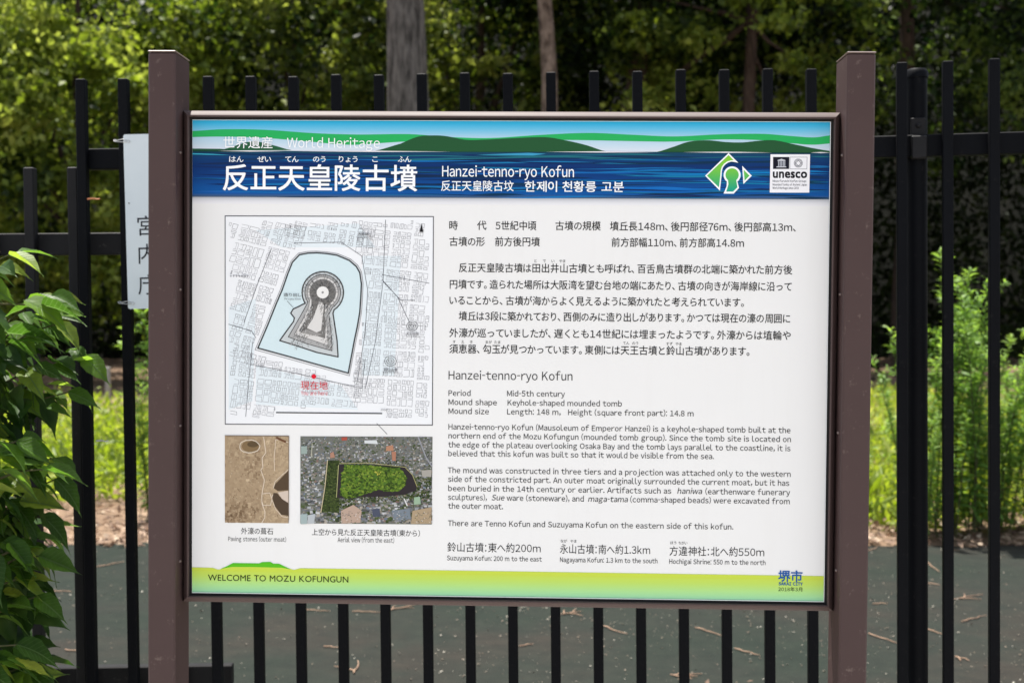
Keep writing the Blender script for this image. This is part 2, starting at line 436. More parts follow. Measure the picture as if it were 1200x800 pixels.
twig_labels = [
    "thin straight twig touching the board's lower edge, third gap between bars from the left",
    'thin straight twig just under the board, fourth gap between bars from the left',
    'forked twig just under the board, fifth gap between bars from the left',
    'short pale twig midway down the third gap between bars from the left',
    'small y-shaped twig near the bottom, fourth gap between bars from the left',
    'faint reddish twig in the eighth gap between bars from the left, below the board',
    'branching twig just under the board, ninth gap between bars from the left',
    'bold slanting twig in the tenth gap between bars from the left, below the board',
    'slanting twig in the twelfth gap between bars from the left, below the board',
    'thin flat twig low in the thirteenth gap between bars from the left',
    'long slanting twig between the right board post and the capped fence post',
    'short twig just right of the capped fence post, about level with the lower right twigs',
    'short twig just right of the capped fence post, upper one near the weeds',
    'long pale twig slanting up to the bar nearest the right edge',
    'forked twig between the two rightmost bars, higher of the pair',
    'small broken twig between the two rightmost bars, lowest there',
    'short flat twig right of the board post, above the long slanting one',
    "short twig at the asphalt's far edge right of the board post",
    'slanting twig near the far edge, right of the capped fence post',
    'thin twig behind the shrub leaves, upper of two left of the leftmost tall bar',
    'thin twig behind the shrub leaves, lower of two left of the leftmost tall bar',
    'faint long twig near the far edge, between the two bars left of the board post',
    'short twig just under the board, tenth gap between bars from the left',
    'cluster of crossed reddish twigs at the bottom, eleventh gap between bars from the left']
for i, (a, b, br) in enumerate(twigs):
    A, B = gpt(*a), gpt(*b)
    t = thing('fallen_twig', twig_labels[i], 'twig', (A.x, A.y, 0.0), group='dry twigs scattered on the asphalt')
    d = B - A; side = Vector((-d.y, d.x, 0)).normalized()
    mb = MB(); pts = []
    for k in range(6):
        s = k/5
        pts.append(d*s + side*R_.uniform(-0.008, 0.008) + Vector((0, 0, 0.0065)))
    mb.tube(pts, [0.0028, 0.0034, 0.003, 0.0027, 0.0024, 0.0014], 6)
    for q in range(br):
        p0 = pts[1+q]; dd = (d.normalized()*R_.uniform(0.3, 0.8) + side*R_.choice((-1, 1))*R_.uniform(0.5, 1)).normalized()*R_.uniform(0.05, 0.11)
        mb.tube([p0, p0+dd*0.5+Vector((0,0,0.003)), p0+dd], [0.0035, 0.003, 0.0015], 5)
    obj('twig_wood', mb.mesh('twig'), M['twig'], t)

# ================================================================ TREES
def limb_pts(a, b, n, wob, g):
    a, b = Vector(a), Vector(b)
    return [a.lerp(b, k/n) + (Vector((g.uniform(-wob, wob), g.uniform(-wob, wob), 0)) if 0 < k < n else Vector((0,0,0))) for k in range(n+1)]

def crown_cloud(center, r, clumps, per, clump_r, leafL, seed, shell=0.55):
    g = np.random.default_rng(seed)
    u = g.normal(size=(clumps, 3)); u /= np.linalg.norm(u, axis=1)[:, None]
    rr = (shell + (1-shell)*g.random(clumps))[:, None]
    cc = u*rr*np.array(r) + np.array(center)
    cc[:, 2] += 0.25*r[2]*np.sin(cc[:, 0]*2.1+seed)*0.4
    P = np.repeat(cc, per, 0)
    off = g.normal(size=(len(P), 3))*np.array([1, 1, 0.5])
    cr = np.repeat(clump_r*(0.4+0.85*g.random(clumps)), per)[:, None]
    P = P + off*cr
    rnd = np.clip(np.repeat(g.random(clumps), per)*0.65 + g.random(len(P))*0.35, 0, 1)
    L = g.uniform(0.6, 1.25, len(P))*leafL
    me = leaf_cloud('crown', P, L, L*g.uniform(0.5, 0.8, len(P)), 0.45, None, rnd, 0.25, seed+1)
    return me, cc

def tree(name, label, x, y, h, tr, center, r, clumps, per, clump_r, leafL, mat, barkm, seed, lean=(0, 0), limbs=7, cat='tree'):
    g = random.Random(seed)
    k_ = 1.0 if y < 16 else 1.28
    x, y, h, tr, leafL, clump_r = x*k_, y*k_, h*k_, tr*k_, leafL*1.12*(1 if k_ == 1 else 1.3), clump_r*k_
    center, r = tuple(v*k_ for v in center), tuple(v*k_ for v in r)
    t = thing(name, label, cat, (x, y, 0))
    top = Vector((lean[0], lean[1], h))
    pts = [Vector((0,0,-0.1))] + limb_pts((0, 0, 0), top, 8, tr*0.35, g)
    rd = [tr*1.35, tr*1.25] + [tr*(1-0.75*k/8) for k in range(1, 9)]
    mb = MB(); mb.tube(pts, rd, 12)
    obj('trunk', mb.mesh('trunk'), barkm, t)
    me, cc = crown_cloud(center, r, clumps, per, clump_r, leafL, seed)
    for k in range(limbs):
        c = Vector(cc[g.randrange(len(cc))]); s = min(0.9, max(0.62 if h > 11.5 else 0.2, (c.z*0.55)/h))
        a = top*s
        lm = MB(); lm.tube(limb_pts(a, c, 4, 0.08, g), [tr*0.34*(1-s*0.4), tr*0.26, tr*0.18, tr*0.1, tr*0.04], 7)
        obj('limb', lm.mesh('limb'), barkm, t)
    obj('crown', me, mat, t)
    return t

T_ = 'broadleaf_tree'
tree(T_, 'bushy yellow-green tree filling the far left of the view', -6.4, 19.0, 6.0, 0.12, (0, 0, 3.7), (2.4, 1.7, 3.0), 210, 130, 0.32, 0.125, M['leaf_bright'], M['bark_dark'], 21)
tree(T_, 'bright olive leafy tree behind the left post of the board', -3.5, 20.5, 7.5, 0.13, (0, 0, 4.9), (2.2, 1.8, 3.3), 200, 130, 0.34, 0.125, M['leaf_olive'], M['bark_dark'], 22)
tree(T_, 'darker green tree at the left edge behind the bushy yellow-green one', -9.6, 22.5, 8.5, 0.16, (0, 0, 5.0), (2.6, 2.2, 4.0), 130, 120, 0.42, 0.14, M['leaf_dark'], M['bark_dark'], 23)
tree(T_, 'tall tree with thick grey trunk rising behind the top left of the board', -1.08, 15.0, 12.0, 0.33, (0, 1.6, 9.6), (3.6, 3.0, 2.6), 110, 130, 0.45, 0.15, M['leaf_dark'], M['bark_grey'], 24, (-0.25, 0.5), 5)  # tall crowns from here on, raised mostly out of view to block sky
tree(T_, 'tall tree with slim pale mottled trunk above the middle of the board', 0.50, 19.0, 12.0, 0.17, (0, 1.2, 9.6), (3.4, 3.0, 3.0), 120, 130, 0.45, 0.14, M['leaf_dark'], M['bark_pale'], 25, (0.05, 0.2), 4)
tree(T_, 'tree with leaning dark brown trunk behind the fence pickets right of centre', 1.55, 21.0, 9.4, 0.27, (0.9, 0.8, 7.4), (2.8, 2.4, 2.6), 130, 120, 0.38, 0.13, M['leaf_dark'], M['bark_dark'], 26, (1.1, 0.3))
tree(T_, 'leafy tree with light green sprays just left of the right post', 3.7, 20.0, 9.0, 0.15, (0, 0.4, 5.8), (2.2, 1.8, 3.0), 90, 100, 0.30, 0.13, M['leaf_bright'], M['bark_dark'], 27)
tree(T_, 'dark shaded tree behind the capped fence post on the right', 6.6, 21.5, 11.0, 0.2, (0, 0.4, 7.4), (3.0, 2.6, 3.9), 150, 115, 0.38, 0.135, M['leaf_dark'], M['bark_dark'], 28)
tree(T_, 'dark tree at the right edge of the view', 9.6, 20.5, 10.5, 0.18, (0, 0.4, 7.0), (2.8, 2.4, 3.9), 130, 115, 0.38, 0.135, M['leaf_dark'], M['bark_dark'], 29)
tree(T_, 'shaded green tree between the thick grey trunk and the slim pale trunk', -0.6, 23.0, 8.5, 0.14, (0, 0, 5.8), (2.0, 1.6, 2.8), 110, 110, 0.34, 0.13, M['leaf_olive'], M['bark_dark'], 30)
tree(T_, 'deep green tree seen through the gap right of the slim pale trunk', 2.4, 24.0, 11.0, 0.2, (0, 0.2, 6.6), (2.8, 2.0, 4.0), 150, 120, 0.40, 0.14, M['leaf_dark'], M['bark_dark'], 31)
# the wood beyond reads as one dark mass
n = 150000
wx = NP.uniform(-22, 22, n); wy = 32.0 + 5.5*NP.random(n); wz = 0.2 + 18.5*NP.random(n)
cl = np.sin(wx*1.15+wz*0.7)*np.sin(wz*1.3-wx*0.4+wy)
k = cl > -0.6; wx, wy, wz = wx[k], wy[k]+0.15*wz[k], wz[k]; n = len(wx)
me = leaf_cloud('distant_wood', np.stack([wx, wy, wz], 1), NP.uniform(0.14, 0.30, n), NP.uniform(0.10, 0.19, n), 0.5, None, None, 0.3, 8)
tag(obj('distant_wood', me, M['leaf_shaded']), 'deep shaded wood closing the view behind the nearer trees', 'wood', kind='stuff')
# low undergrowth under the trees
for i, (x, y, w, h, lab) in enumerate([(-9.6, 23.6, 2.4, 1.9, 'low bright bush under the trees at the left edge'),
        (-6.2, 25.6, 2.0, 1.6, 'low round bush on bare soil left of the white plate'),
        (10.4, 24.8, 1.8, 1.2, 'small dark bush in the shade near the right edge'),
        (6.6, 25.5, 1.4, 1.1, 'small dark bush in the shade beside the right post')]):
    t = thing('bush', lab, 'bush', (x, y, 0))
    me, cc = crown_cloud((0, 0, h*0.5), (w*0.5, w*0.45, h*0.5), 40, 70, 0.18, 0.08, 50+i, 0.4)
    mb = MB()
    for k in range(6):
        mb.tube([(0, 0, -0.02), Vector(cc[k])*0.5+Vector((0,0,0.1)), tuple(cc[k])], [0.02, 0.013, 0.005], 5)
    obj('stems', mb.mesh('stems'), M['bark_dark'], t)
    obj('crown', me, M['leaf_bright'] if i < 2 else M['leaf_shaded'], t)  # last two bushes take leaves with shade put into their colour
mb = MB(); mb.box(-0.035, 0.035, -0.035, 0.035, -0.05, 0.55, 0.006)
tag(obj('marker_stake', mb.mesh('stake'), M['kerb'], None, (-6.1, 19.3, 0)), 'short pale stake standing in bare soil beyond the left of the fence', 'stake')

# ---------------------------------------------------------------- tall narrow-leaved weeds
def weed_meshes(seed, h, leafL=0.13):
    """one stem with short leafy side shoots that widen into a plume"""
    g = np.random.default_rng(seed)
    bend = np.array([g.uniform(-0.15, 0.15), g.uniform(-0.12, 0.12)])*h
    def on(t): return np.array([bend[0]*t*t, bend[1]*t*t, t*h])
    P, D, L, R = [], [], [], []
    mb = MB(); mb.tube([tuple(on(t) - (np.array([0, 0, 0.02]) if t == 0 else 0)) for t in (0, 0.35, 0.7, 1.0)], [0.0075, 0.006, 0.004, 0.0018], 6)
    nmain = int(70*h)
    for k in range(nmain):
        t = 0.08 + 0.92*(k+0.5)/nmain; a = k*2.4 + g.normal()*0.3
        P.append(on(t)); D.append([math.cos(a), math.sin(a), 0.15+0.9*t]); L.append(leafL*(1.2-0.55*t)*g.uniform(0.75, 1.2)); R.append(0.15+0.55*t+0.3*g.random())
    ns = int(5+5*h)
    for q in range(ns):
        t = 0.30 + 0.66*(q+g.random())/ns; a = g.uniform(0, 6.28); sl = g.uniform(0.12, 0.30)*(1.15-0.6*t)
        b0 = on(t); dr = np.array([math.cos(a)*0.75, math.sin(a)*0.75, g.uniform(0.45, 0.9)])
        mb.tube([tuple(b0), tuple(b0+dr*sl*0.5), tuple(b0+dr*sl)], [0.003, 0.0022, 0.001], 5)
        for k in range(15):
            u = (k+0.5)/15; aa = k*2.4+g.normal()*0.3
            P.append(b0+dr*sl*u); D.append(np.array([math.cos(aa), math.sin(aa), 0.2])*0.8 + dr*0.7); L.append(leafL*(0.85-0.3*u)*g.uniform(0.7, 1.2)); R.append(0.25+0.4*t+0.35*g.random())
    P = np.array(P); D = np.array(D); D /= np.linalg.norm(D, axis=1)[:, None]; L = np.array(L); nl = len(P)
    side = np.cross(D, np.array([0, 0, 1.0]) + g.normal(size=(nl, 3))*0.25); side /= np.linalg.norm(side, axis=1)[:, None]
    W = L*0.1
    V = []
    for t_, w_ in zip((0, 0.35, 0.7, 1.0), (0.25, 1.0, 0.8, 0.0)):
        c = P + D*(L*t_)[:, None]; c[:, 2] -= (L*0.42*t_**2)
        V.append(c + side*(W*w_)[:, None]); V.append(c - side*(W*w_)[:, None])
    V = np.stack(V, 1).reshape(-1, 3)
    i = np.arange(nl)*8
    F = np.concatenate([np.stack([i+2*k, i+2*k+1, i+2*k+3, i+2*k+2], 1) for k in range(3)])
    return mb.mesh('stem'), np_mesh('foliage', V, F, np.repeat(np.clip(np.array(R), 0, 1), 8))
def weeds(x, y, w, d, h, n, name, label, seed):
    """one rooted clump of stems, each stem with its own foliage"""
    g = random.Random(seed)
    WV = [weed_meshes(100+10*seed+i, h) for i in range(4)]
    t = thing(name, label, 'weed', (x, y, 0))
    for k in range(n):
        px, py = g.uniform(-w, w), g.uniform(-d, d)
        edge = 1 - 0.42*(abs(px)/w)**2.2
        hh = h*edge*(g.uniform(0.68, 1.0) if k else 1.0)
        st, fo = WV[g.randrange(4)]
        so = obj('stem', st, M['stem'], t, (px, py, 0), (g.uniform(-0.12, 0.12), g.uniform(-0.1, 0.1) + px*0.5, g.uniform(0, 6.3)), (hh/h,)*3)
        obj('foliage', fo, M['weed'], so)
weeds(2.86, 8.15, 0.32, 0.25, 1.86, 30, 'tall_weed', 'tallest clump of narrow-leaved green weeds, seen right of the capped fence post', 1)
weeds(3.42, 8.35, 0.34, 0.25, 1.27, 24, 'tall_weed', 'waist-high clump of narrow-leaved green weeds at the right edge', 2)
weeds(2.35, 8.9, 0.2, 0.25, 1.02, 8, 'tall_weed', 'short clump of green weeds between the board post and the capped fence post', 3)
weeds(-2.42, 8.9, 0.11, 0.2, 1.5, 7, 'tall_weed', 'slender upright clump of weeds just below the white plate', 4)

# ================================================================ FENCE
FROLL = rad(-0.55)
fence = thing('steel_fence', 'tall black steel picket fence running behind the information board', 'fence', (0, 3.287, 0))
bar_me = MB().box(-0.0125, 0.0125, -0.0125, 0.0125, 0.12, 2.0475, 0.002).mesh('bar')
def fence_frame(px, py, yaw, i0):
    return Matrix.Translation((px, py, 0)) @ Matrix.Rotation(yaw, 4, 'Z') @ Matrix.Rotation(FROLL, 4, 'Y')
def put(o, mat):
    o.matrix_local = mat
FM = Matrix.Translation((0.0087, 0, 0)) @ Matrix.Rotation(rad(-1.56), 4, 'Z') @ Matrix.Rotation(FROLL, 4, 'Y')
PITCH = 0.11
for i in range(0, 19):
    o = obj('bar', bar_me, M['black'], fence)
    put(o, FM @ Matrix.Translation(((i-10)*PITCH, 0, R_.uniform(-0.002, 0.002))))
# right wing turns towards the viewer
WM = Matrix.Translation((0.0147, 0.0847, 0)) @ Matrix.Rotation(rad(-9.6), 4, 'Z') @ Matrix.Rotation(FROLL, 4, 'Y')
for i in range(19, 30):
    o = obj('bar', bar_me, M['black'], fence)
    put(o, WM @ Matrix.Translation(((i-10)*PITCH, 0, 0.001+R_.uniform(-0.002, 0.002))))
def rail(mat, x0, x1, zc, hh=0.027, y0=0.013, y1=0.048, m='black'):
    mb = MB(); mb.box(x0, x1, y0, y1, zc-hh, zc+hh, 0.0025)
    o = obj('rail', mb.mesh('rail'), M[m], fence); put(o, mat); return o
rail(FM, -10*PITCH-0.022, 7.9*PITCH, 1.845)
rail(WM, 7.95*PITCH, 20.2*PITCH, 1.845)
rail(FM, -10*PITCH-0.022, 7.9*PITCH, 0.25)
rail(WM, 7.95*PITCH, 20.2*PITCH, 0.25)
def fence_post(mat, x, yb, r=0.026, cap=True):
    mb = MB(); mb.tube([(0,0,0.05),(0,0,2.028)], r, 20, True)
    o = obj('post', mb.mesh('post'), M['black'], fence); put(o, mat @ Matrix.Translation((x, yb, 0)))
    mc = MB(); mc.tube([(0,0,2.018),(0,0,2.034),(0,0,2.041)], [r+0.0025, r+0.0025, r-0.004], 20)
    obj('cap', mc.mesh('cap'), M['black'], o)
    mk = MB(); mk.box(-0.018, 0.018, -r-0.004, -r+0.004, 1.865, 1.915, 0.002)
    mk.box(-0.019, 0.019, -r-0.024, -r+0.002, 1.812, 1.8685, 0.003)
    b = obj('bracket', mk.mesh('bracket'), M['greyblack'], o)
    ms = MB(); ms.tube([(0, -r-0.0035, 1.895), (0, -r-0.0075, 1.895), (0, -r-0.0095, 1.895)], [0.0065, 0.0065, 0.003], 12)
    obj('bolt', ms.mesh('bolt'), M['greyblack'], o)
    return o
fence_post(FM, (1.0-10)*PITCH+0.082, 0.058)
fence_post(WM, 9*PITCH+0.043, 0.05)
fence_post(WM, 20*PITCH+0.05, 0.05)

# lower fence section on the left, weathered grey
short = thing('low_picket_fence', 'lower weathered grey picket fence joining the tall fence at the left edge', 'fence', (-1.124, 3.36, 0), (0, FROLL, rad(1.3)))
pk = MB().box(-0.013, 0.013, -0.016, 0.016, 0.12, 1.815, 0.0025).mesh('picket')
for x in (-0.005, -0.118, -0.228, -0.338, -0.448, -0.558, -0.668):
    obj('picket', pk, M['greyblack'], short, (x, -0.002, 0))
def srail(x0, x1, z0, z1):
    mb = MB(); mb.box(x0, x1, 0.0145, 0.046, z0, z1, 0.0025)
    obj('rail', mb.mesh('rail'), M['greyblack'], short)
srail(-0.75, 0.19, 1.588, 1.646)
srail(-0.75, 0.383, 0.44, 0.495)

# short wire ends tied to the fence bars
def tie(px, pz, mat, label):
    mb = MB(); mb.tube([(-0.015, 0.0, 0), (-0.004, -0.003, 0.001), (0.010, -0.002, 0), (0.016, 0.002, 0.001)], 0.0017, 6)
    mb.tube([(-0.014, 0.0, 0.002), (0.0, -0.005, 0.003), (0.006, -0.004, 0.002)], 0.0014, 6)
    tag(obj('wire_tie', mb.mesh('tie'), mat, None, (px, 3.268, pz)), label, 'wire')
tie(-1.066, 1.725, M['rust'], 'short rusty orange wire end on the leftmost tall fence bar')
tie(-1.05, 1.108, M['steel'], 'short silvery wire end low on the leftmost tall fence bar')

# ================================================================ TEXT ENGINE
_gl = {}
def glyph(ch, bold=0.0, sans=True, res=3):
    key = (ch, sans, res)
    if key in _gl: return _gl[key]
    c = ch
    latin = 33 <= ord(ch) <= 126
    if latin and sans: c = chr(ord(ch) + 0xFEE0)
    cu = bpy.data.curves.new('g', 'FONT'); cu.body = c; cu.size = 1.0; cu.resolution_u = res
    o = bpy.data.objects.new('g', cu); C.objects.link(o)
    dg = bpy.context.evaluated_depsgraph_get()
    me = bpy.data.meshes.new_from_object(o.evaluated_get(dg))
    V = np.array([v.co[:2] for v in me.vertices]) if len(me.vertices) else np.zeros((0, 2))
    me.calc_loop_triangles()
    F = np.array([t.vertices[:] for t in me.loop_triangles], dtype=int) if len(me.loop_triangles) else np.zeros((0, 3), int)
    bpy.data.objects.remove(o); bpy.data.curves.remove(cu); bpy.data.meshes.remove(me)
    if len(V):
        if ch == '-' and sans: V[:,0] = V[:,0].mean() + (V[:,0]-V[:,0].mean())*0.42
        if latin: V = V*1.0; bx = (V[:,0].min(), V[:,0].max())
        else: bx = (V[:,0].min(), V[:,0].max())
    else: bx = (0, 0.3)
    _gl[key] = (V, F, bx, latin)
    return _gl[key]
STR = set('BDEFHIKLMNPRUbhiklmnpru[]1')
def bear(ch, right=False):
    if ch in 'vwyVWYATXx7': return 0.012
    if ch == 'j': return 0.0 if not right else 0.078
    if ch in 'tfr': return (0.03 if ch != 'r' else 0.078) if not right else 0.018
    if ch in "',.": return 0.06
    if ch in '()': return 0.05
    if ch in 'li': return 0.062
    if ch in 'HNMUIhnmudbqgJ' : return 0.074
    if ch in STR and not right: return 0.078
    return 0.05
def layout(text, bold, sans, res, latin_scale, cjk_adv=1.0):
    out = []; x = 0.0
    for ch in text:
        if ch == ' ': x += 0.33*latin_scale; continue
        if ch == '\u3000': x += cjk_adv; continue
        V, F, bx, latin = glyph(ch, bold, sans, res)
        if latin:
            lb, rb = bear(ch)*latin_scale, bear(ch, True)*latin_scale
            out.append((V*latin_scale + np.array([x + lb - bx[0]*latin_scale, 0]), F)); x += lb + rb + (bx[1]-bx[0])*latin_scale
        elif ch in '、。':
            out.append((V + np.array([x + 0.02 - bx[0], 0]), F)); x += 0.62
        elif ch == '：':
            out.append((V + np.array([x + 0.12 - bx[0], 0]), F)); x += 0.42
        elif '\uac00' <= ch <= '\ud7a3':
            out.append((V + np.array([x + 0.05 - bx[0], 0]), F)); x += (bx[1]-bx[0]) + 0.12
        else:
            cj = 0.94 if '\u3040' <= ch <= '\u30ff' else 1.0
            mid = (bx[0]+bx[1])/2
            w = 1.0*cj*cjk_adv
            if ch in 'りしうくょいこ' : w *= 0.94
            out.append((V + np.array([x + w/2 - mid, 0]), F)); x += w
    return out, x

# ================================================================ INFORMATION BOARD
BW, BH = 1.12, 0.8396
BROT = (0, rad(0.44), rad(-1.76))
BPOS = Vector((-0.0081, 2.2552, 1.3569))
bm_ = Matrix.Rotation(BROT[2], 4, 'Z') @ Matrix.Rotation(BROT[1], 4, 'Y')
BC = 1.357                                                    # board centre height in its own frame
base = BPOS - (bm_ @ Vector((0, 0, BC)))
board = thing('information_board', 'brown framed bilingual world heritage information board with site map on two square posts', 'information board', base, bm_.to_euler())

# homography: print corners in the photograph -> flat sheet coordinates (x right, z up, metres)
def homog(src, dst):
    A = []; b = []
    for (x, y), (u, v) in zip(src, dst):
        A.append([x, y, 1, 0, 0, 0, -u*x, -u*y]); b.append(u)
        A.append([0, 0, 0, x, y, 1, -v*x, -v*y]); b.append(v)
    h = np.linalg.solve(np.array(A, float), np.array(b, float))
    return np.append(h, 1).reshape(3, 3)
HM = homog([(225.9,140.8),(973.7,142.8),(965.2,704.7),(225,694.2)], [(-BW/2,BH/2),(BW/2,BH/2),(BW/2,-BH/2),(-BW/2,-BH/2)])
def U(p):
    q = HM @ np.array([p[0], p[1], 1.0]); return (q[0]/q[2], q[1]/q[2])
PX = BW/744.0

class Print:
    def __init__(s, d): s.V = []; s.F = []; s.Cc = []; s.n = 0; s.d = d
    def tri(s, pts, faces, col, d=None):
        d = s.d if d is None else d
        for k, p in enumerate(pts):
            s.V.append((min(max(p[0], -BW/2), BW/2), -d, min(max(p[1], -BH/2), BH/2)))
            s.Cc.append(col[k] if isinstance(col, list) else col)
        s.F += [tuple(i + s.n for i in f) for f in faces]; s.n += len(pts)
    def poly(s, px, col, d=None, raw=False):
        pts = [p if raw else U(p) for p in px]
        t = tessellate_polygon([[Vector((p[0], p[1], 0)) for p in pts]])
        out = []
        for a, b, c in t:
            (x0,y0),(x1,y1),(x2,y2) = pts[a], pts[b], pts[c]
            if (x1-x0)*(y2-y0)-(x2-x0)*(y1-y0) < 0: a, b, c = a, c, b
            out.append((a, b, c))
        s.tri(pts, out, col if isinstance(col, list) else lin(col), d)
    def line(s, px, w, col, d=None, closed=False):
        pts = [Vector(U(p)) for p in px]
        if closed: pts = pts + [pts[0]]
        hw = w*PX/2; c = lin(col)
        for a, b in zip(pts[:-1], pts[1:]):
            t = b - a
            if t.length < 1e-6: continue
            t.normalize(); nn = Vector((-t.y, t.x))*hw; a2 = a - t*hw*0.6; b2 = b + t*hw*0.6
            s.tri([tuple(a2-nn), tuple(b2-nn), tuple(b2+nn), tuple(a2+nn)], [(0,1,2,3)], c, d)
    def text(s, text, p0, x1, em, col, bold=0.0, sans=True, base='b', latin=0.98, d=None, shear=0.0, res=2, center=False):
        """p0 photo pixel of the left end; em px; base 'b' = p0.y is the baseline, 'c' = middle of the characters"""
        x0, z0 = U(p0); xe, _ = U((x1, p0[1]))
        gl, w = layout(text, bold, sans, res, latin)
        if w <= 0: return
        k = (xe-x0)/w; e = em*PX
        zb = z0 if base == 'b' else z0 - 0.38*e
        c = lin(col)
        for V, F in gl:
            if not len(F): continue
            X = x0 + (V[:,0] + shear*V[:,1])*k; Z = zb + V[:,1]*e
            fs = [tuple(f) for f in F.tolist()]
            if bold <= 0.0045: s.tri(list(zip(X.tolist(), Z.tolist())), fs, c, d)
            else:               # heavier strokes: the glyph overprinted with small shifts
                b = bold*0.75*e; dd = s.d if d is None else d
                for q, (u, v) in enumerate(((-b, -b), (b, -b), (-b, b), (b, b), (0, 0)) if bold > 0.012 else ((-b, 0), (b, 0), (0, b), (0, -b))):
                    s.tri(list(zip((X+u).tolist(), (Z+v).tolist())), fs, c, dd + q*0.00003)
    def build(s, name, parent, label=None):
        me = bpy.data.meshes.new(name); me.from_pydata(s.V, [], s.F); me.update()
        a = me.color_attributes.new('Col', 'FLOAT_COLOR', 'POINT')
        a.data.foreach_set('color', np.array(s.Cc, dtype=np.float32).ravel())
        o = obj(name, me, M['print'], parent)
        if label: o['label'] = label
        return o

# structure of the board
def post(xc, side):
    mb = MB(); mb.box(-0.024, 0.024, -0.045, 0.043, 0.0, BC+0.5300, 0.003)
    o = obj('post', mb.mesh('post'), M['brown'], board, (xc, 0, 0))
    mc = MB(); mc.box(-0.0245, 0.0245, -0.0455, 0.0435, BC+0.5303, BC+0.5330, 0.0011)
    obj('cap', mc.mesh('cap'), M['cap'], o)
    mb2 = MB(); mb2.box(-0.05, 0.05, -0.075, 0.075, 0.001, 0.012, 0.002)
    obj('base_plate', mb2.mesh('base_plate'), M['brown'], o)
    return o
post(-0.6015, -1); post(0.6015, 1)
mb = MB(); mb.box(-BW/2-0.003, BW/2+0.003, 0.0, 0.012, -BH/2-0.003, BH/2+0.003)
panel = obj('panel', mb.mesh('panel'), M['panel'], board, (0, 0, BC))
mb = MB(); mb.box(-BW/2-0.010, BW/2+0.010, 0.0125, 0.030, -BH/2-0.010, BH/2+0.010)
obj('backing', mb.mesh('backing'), M['brown'], board, (0, 0, BC))
prof = [(0.0046, 0.012), (0.0046, -0.0108), (0.0055, -0.0116), (0.0068, -0.0112), (0.0090, -0.0092), (0.0113, -0.0068), (0.0134, -0.0041), (0.0152, -0.0012), (0.0164, 0.0021), (0.0168, 0.0060), (0.0168, 0.030), (0.0105, 0.031)]
def frame_side(k):
    c = [(-1, 1), (1, 1), (1, -1), (-1, -1)]
    a, b = c[k], c[(k+1) % 4]
    va = [(a[0]*(BW/2+t), y, a[1]*(BH/2+t)) for t, y in prof]; vb = [(b[0]*(BW/2+t), y, b[1]*(BH/2+t)) for t, y in prof]
    n = len(prof); mb = MB()
    mb.add(va + vb, [(i, i+1, n+i+1, n+i) for i in range(n-1)], True)
    mb.add(va, [tuple(range(n))]); mb.add(vb, [tuple(range(n-1, -1, -1))])
    o = obj('frame_rail', mb.mesh('frame_rail'), M['frame'], board, (0, 0, BC))
    g = MB(); q = [(0.0004, 0.006), (0.0004, -0.0016), (0.0047, -0.0022), (0.0047, 0.006)]
    va = [(a[0]*(BW/2+t), y, a[1]*(BH/2+t)) for t, y in q]; vb = [(b[0]*(BW/2+t), y, b[1]*(BH/2+t)) for t, y in q]
    g.add(va + vb, [(i, i+1, 4+i+1, 4+i) for i in range(3)])
    obj('gasket', g.mesh('gasket'), M['gasket'], o)
for k in range(4): frame_side(k)
# screws holding the frame, in the gap by the right post
for z in (0.36, 0.12, -0.12, -0.36):
    for sx in (-1, 1):
        ms = MB(); ms.tube([(0, 0, 0), (-sx*0.0025, 0, 0)], [0.0024, 0.002], 10)
        obj('screw', ms.mesh('screw'), M['cap'], board, (sx*0.5773, -0.018, BC+z))

# ---- header picture
P1 = Print(0.0004)
def rowfill(P, x0, x1, ytop, ybot, stops, steps, d):
    for k in range(steps):
        a, b = k/steps, (k+1)/steps
        ca, cb = [lin(tuple(np.interp(t, [s_[0] for s_ in stops], [s_[1][j] for s_ in stops]) for j in range(3))) for t in (a, b)]
        def pt(x, t):
            f = (x-226)/748.0
            yt = ytop[0]+(ytop[1]-ytop[0])*f; yb = ybot[0]+(ybot[1]-ybot[0])*f
            return U((x, yt+(yb-yt)*t))
        P.tri([pt(x0, b), pt(x1, b), pt(x1, a), pt(x0, a)], [(0,1,2,3)], [cb, cb, ca, ca], d)
XL, XR = 224.5, 975
rowfill(P1, XL, XR, (140.2, 142.2), (177, 179.5), [(0, (25,165,215)), (0.25, (95,185,222)), (0.55, (170,205,225)), (1, (215,222,232))], 12, 0.0002)
def smooth_pts(pts, n=6):
    out = []
    for i in range(len(pts)-1):
        p0 = pts[max(i-1,0)]; p1 = pts[i]; p2 = pts[i+1]; p3 = pts[min(i+2, len(pts)-1)]
        for k in range(n):
            t = k/n
            y = 0.5*((2*p1[1])+(-p0[1]+p2[1])*t+(2*p0[1]-5*p1[1]+4*p2[1]-p3[1])*t*t+(-p0[1]+3*p1[1]-3*p2[1]+p3[1])*t**3)
            out.append((p1[0]+(p2[0]-p1[0])*t, y))
    out.append(pts[-1]); return out
up = smooth_pts([(224.5,154),(260,152),(310,152.5),(370,156.5),(420,158),(480,157.5),(530,161),(575,162),(630,158.5),(690,156),(740,158),(790,160),(845,157.5),(895,157),(935,160),(955,161),(975,158.5)])
lo = smooth_pts([(224.5,161),(260,160.5),(310,162),(360,166),(410,170),(445,168),(480,166),(530,166),(575,165),(630,164),(690,164.5),(740,165.5),(790,166),(845,163.5),(895,164.5),(935,168.5),(955,169.5),(975,168)])
P1.poly(up + lo[::-1], (40,172,92), 0.0004)
P1.poly(smooth_pts([(255,177),(272,172.5),(290,167),(302,166.5),(318,170),(342,176.3)], 4), (38,92,60), 0.0006)
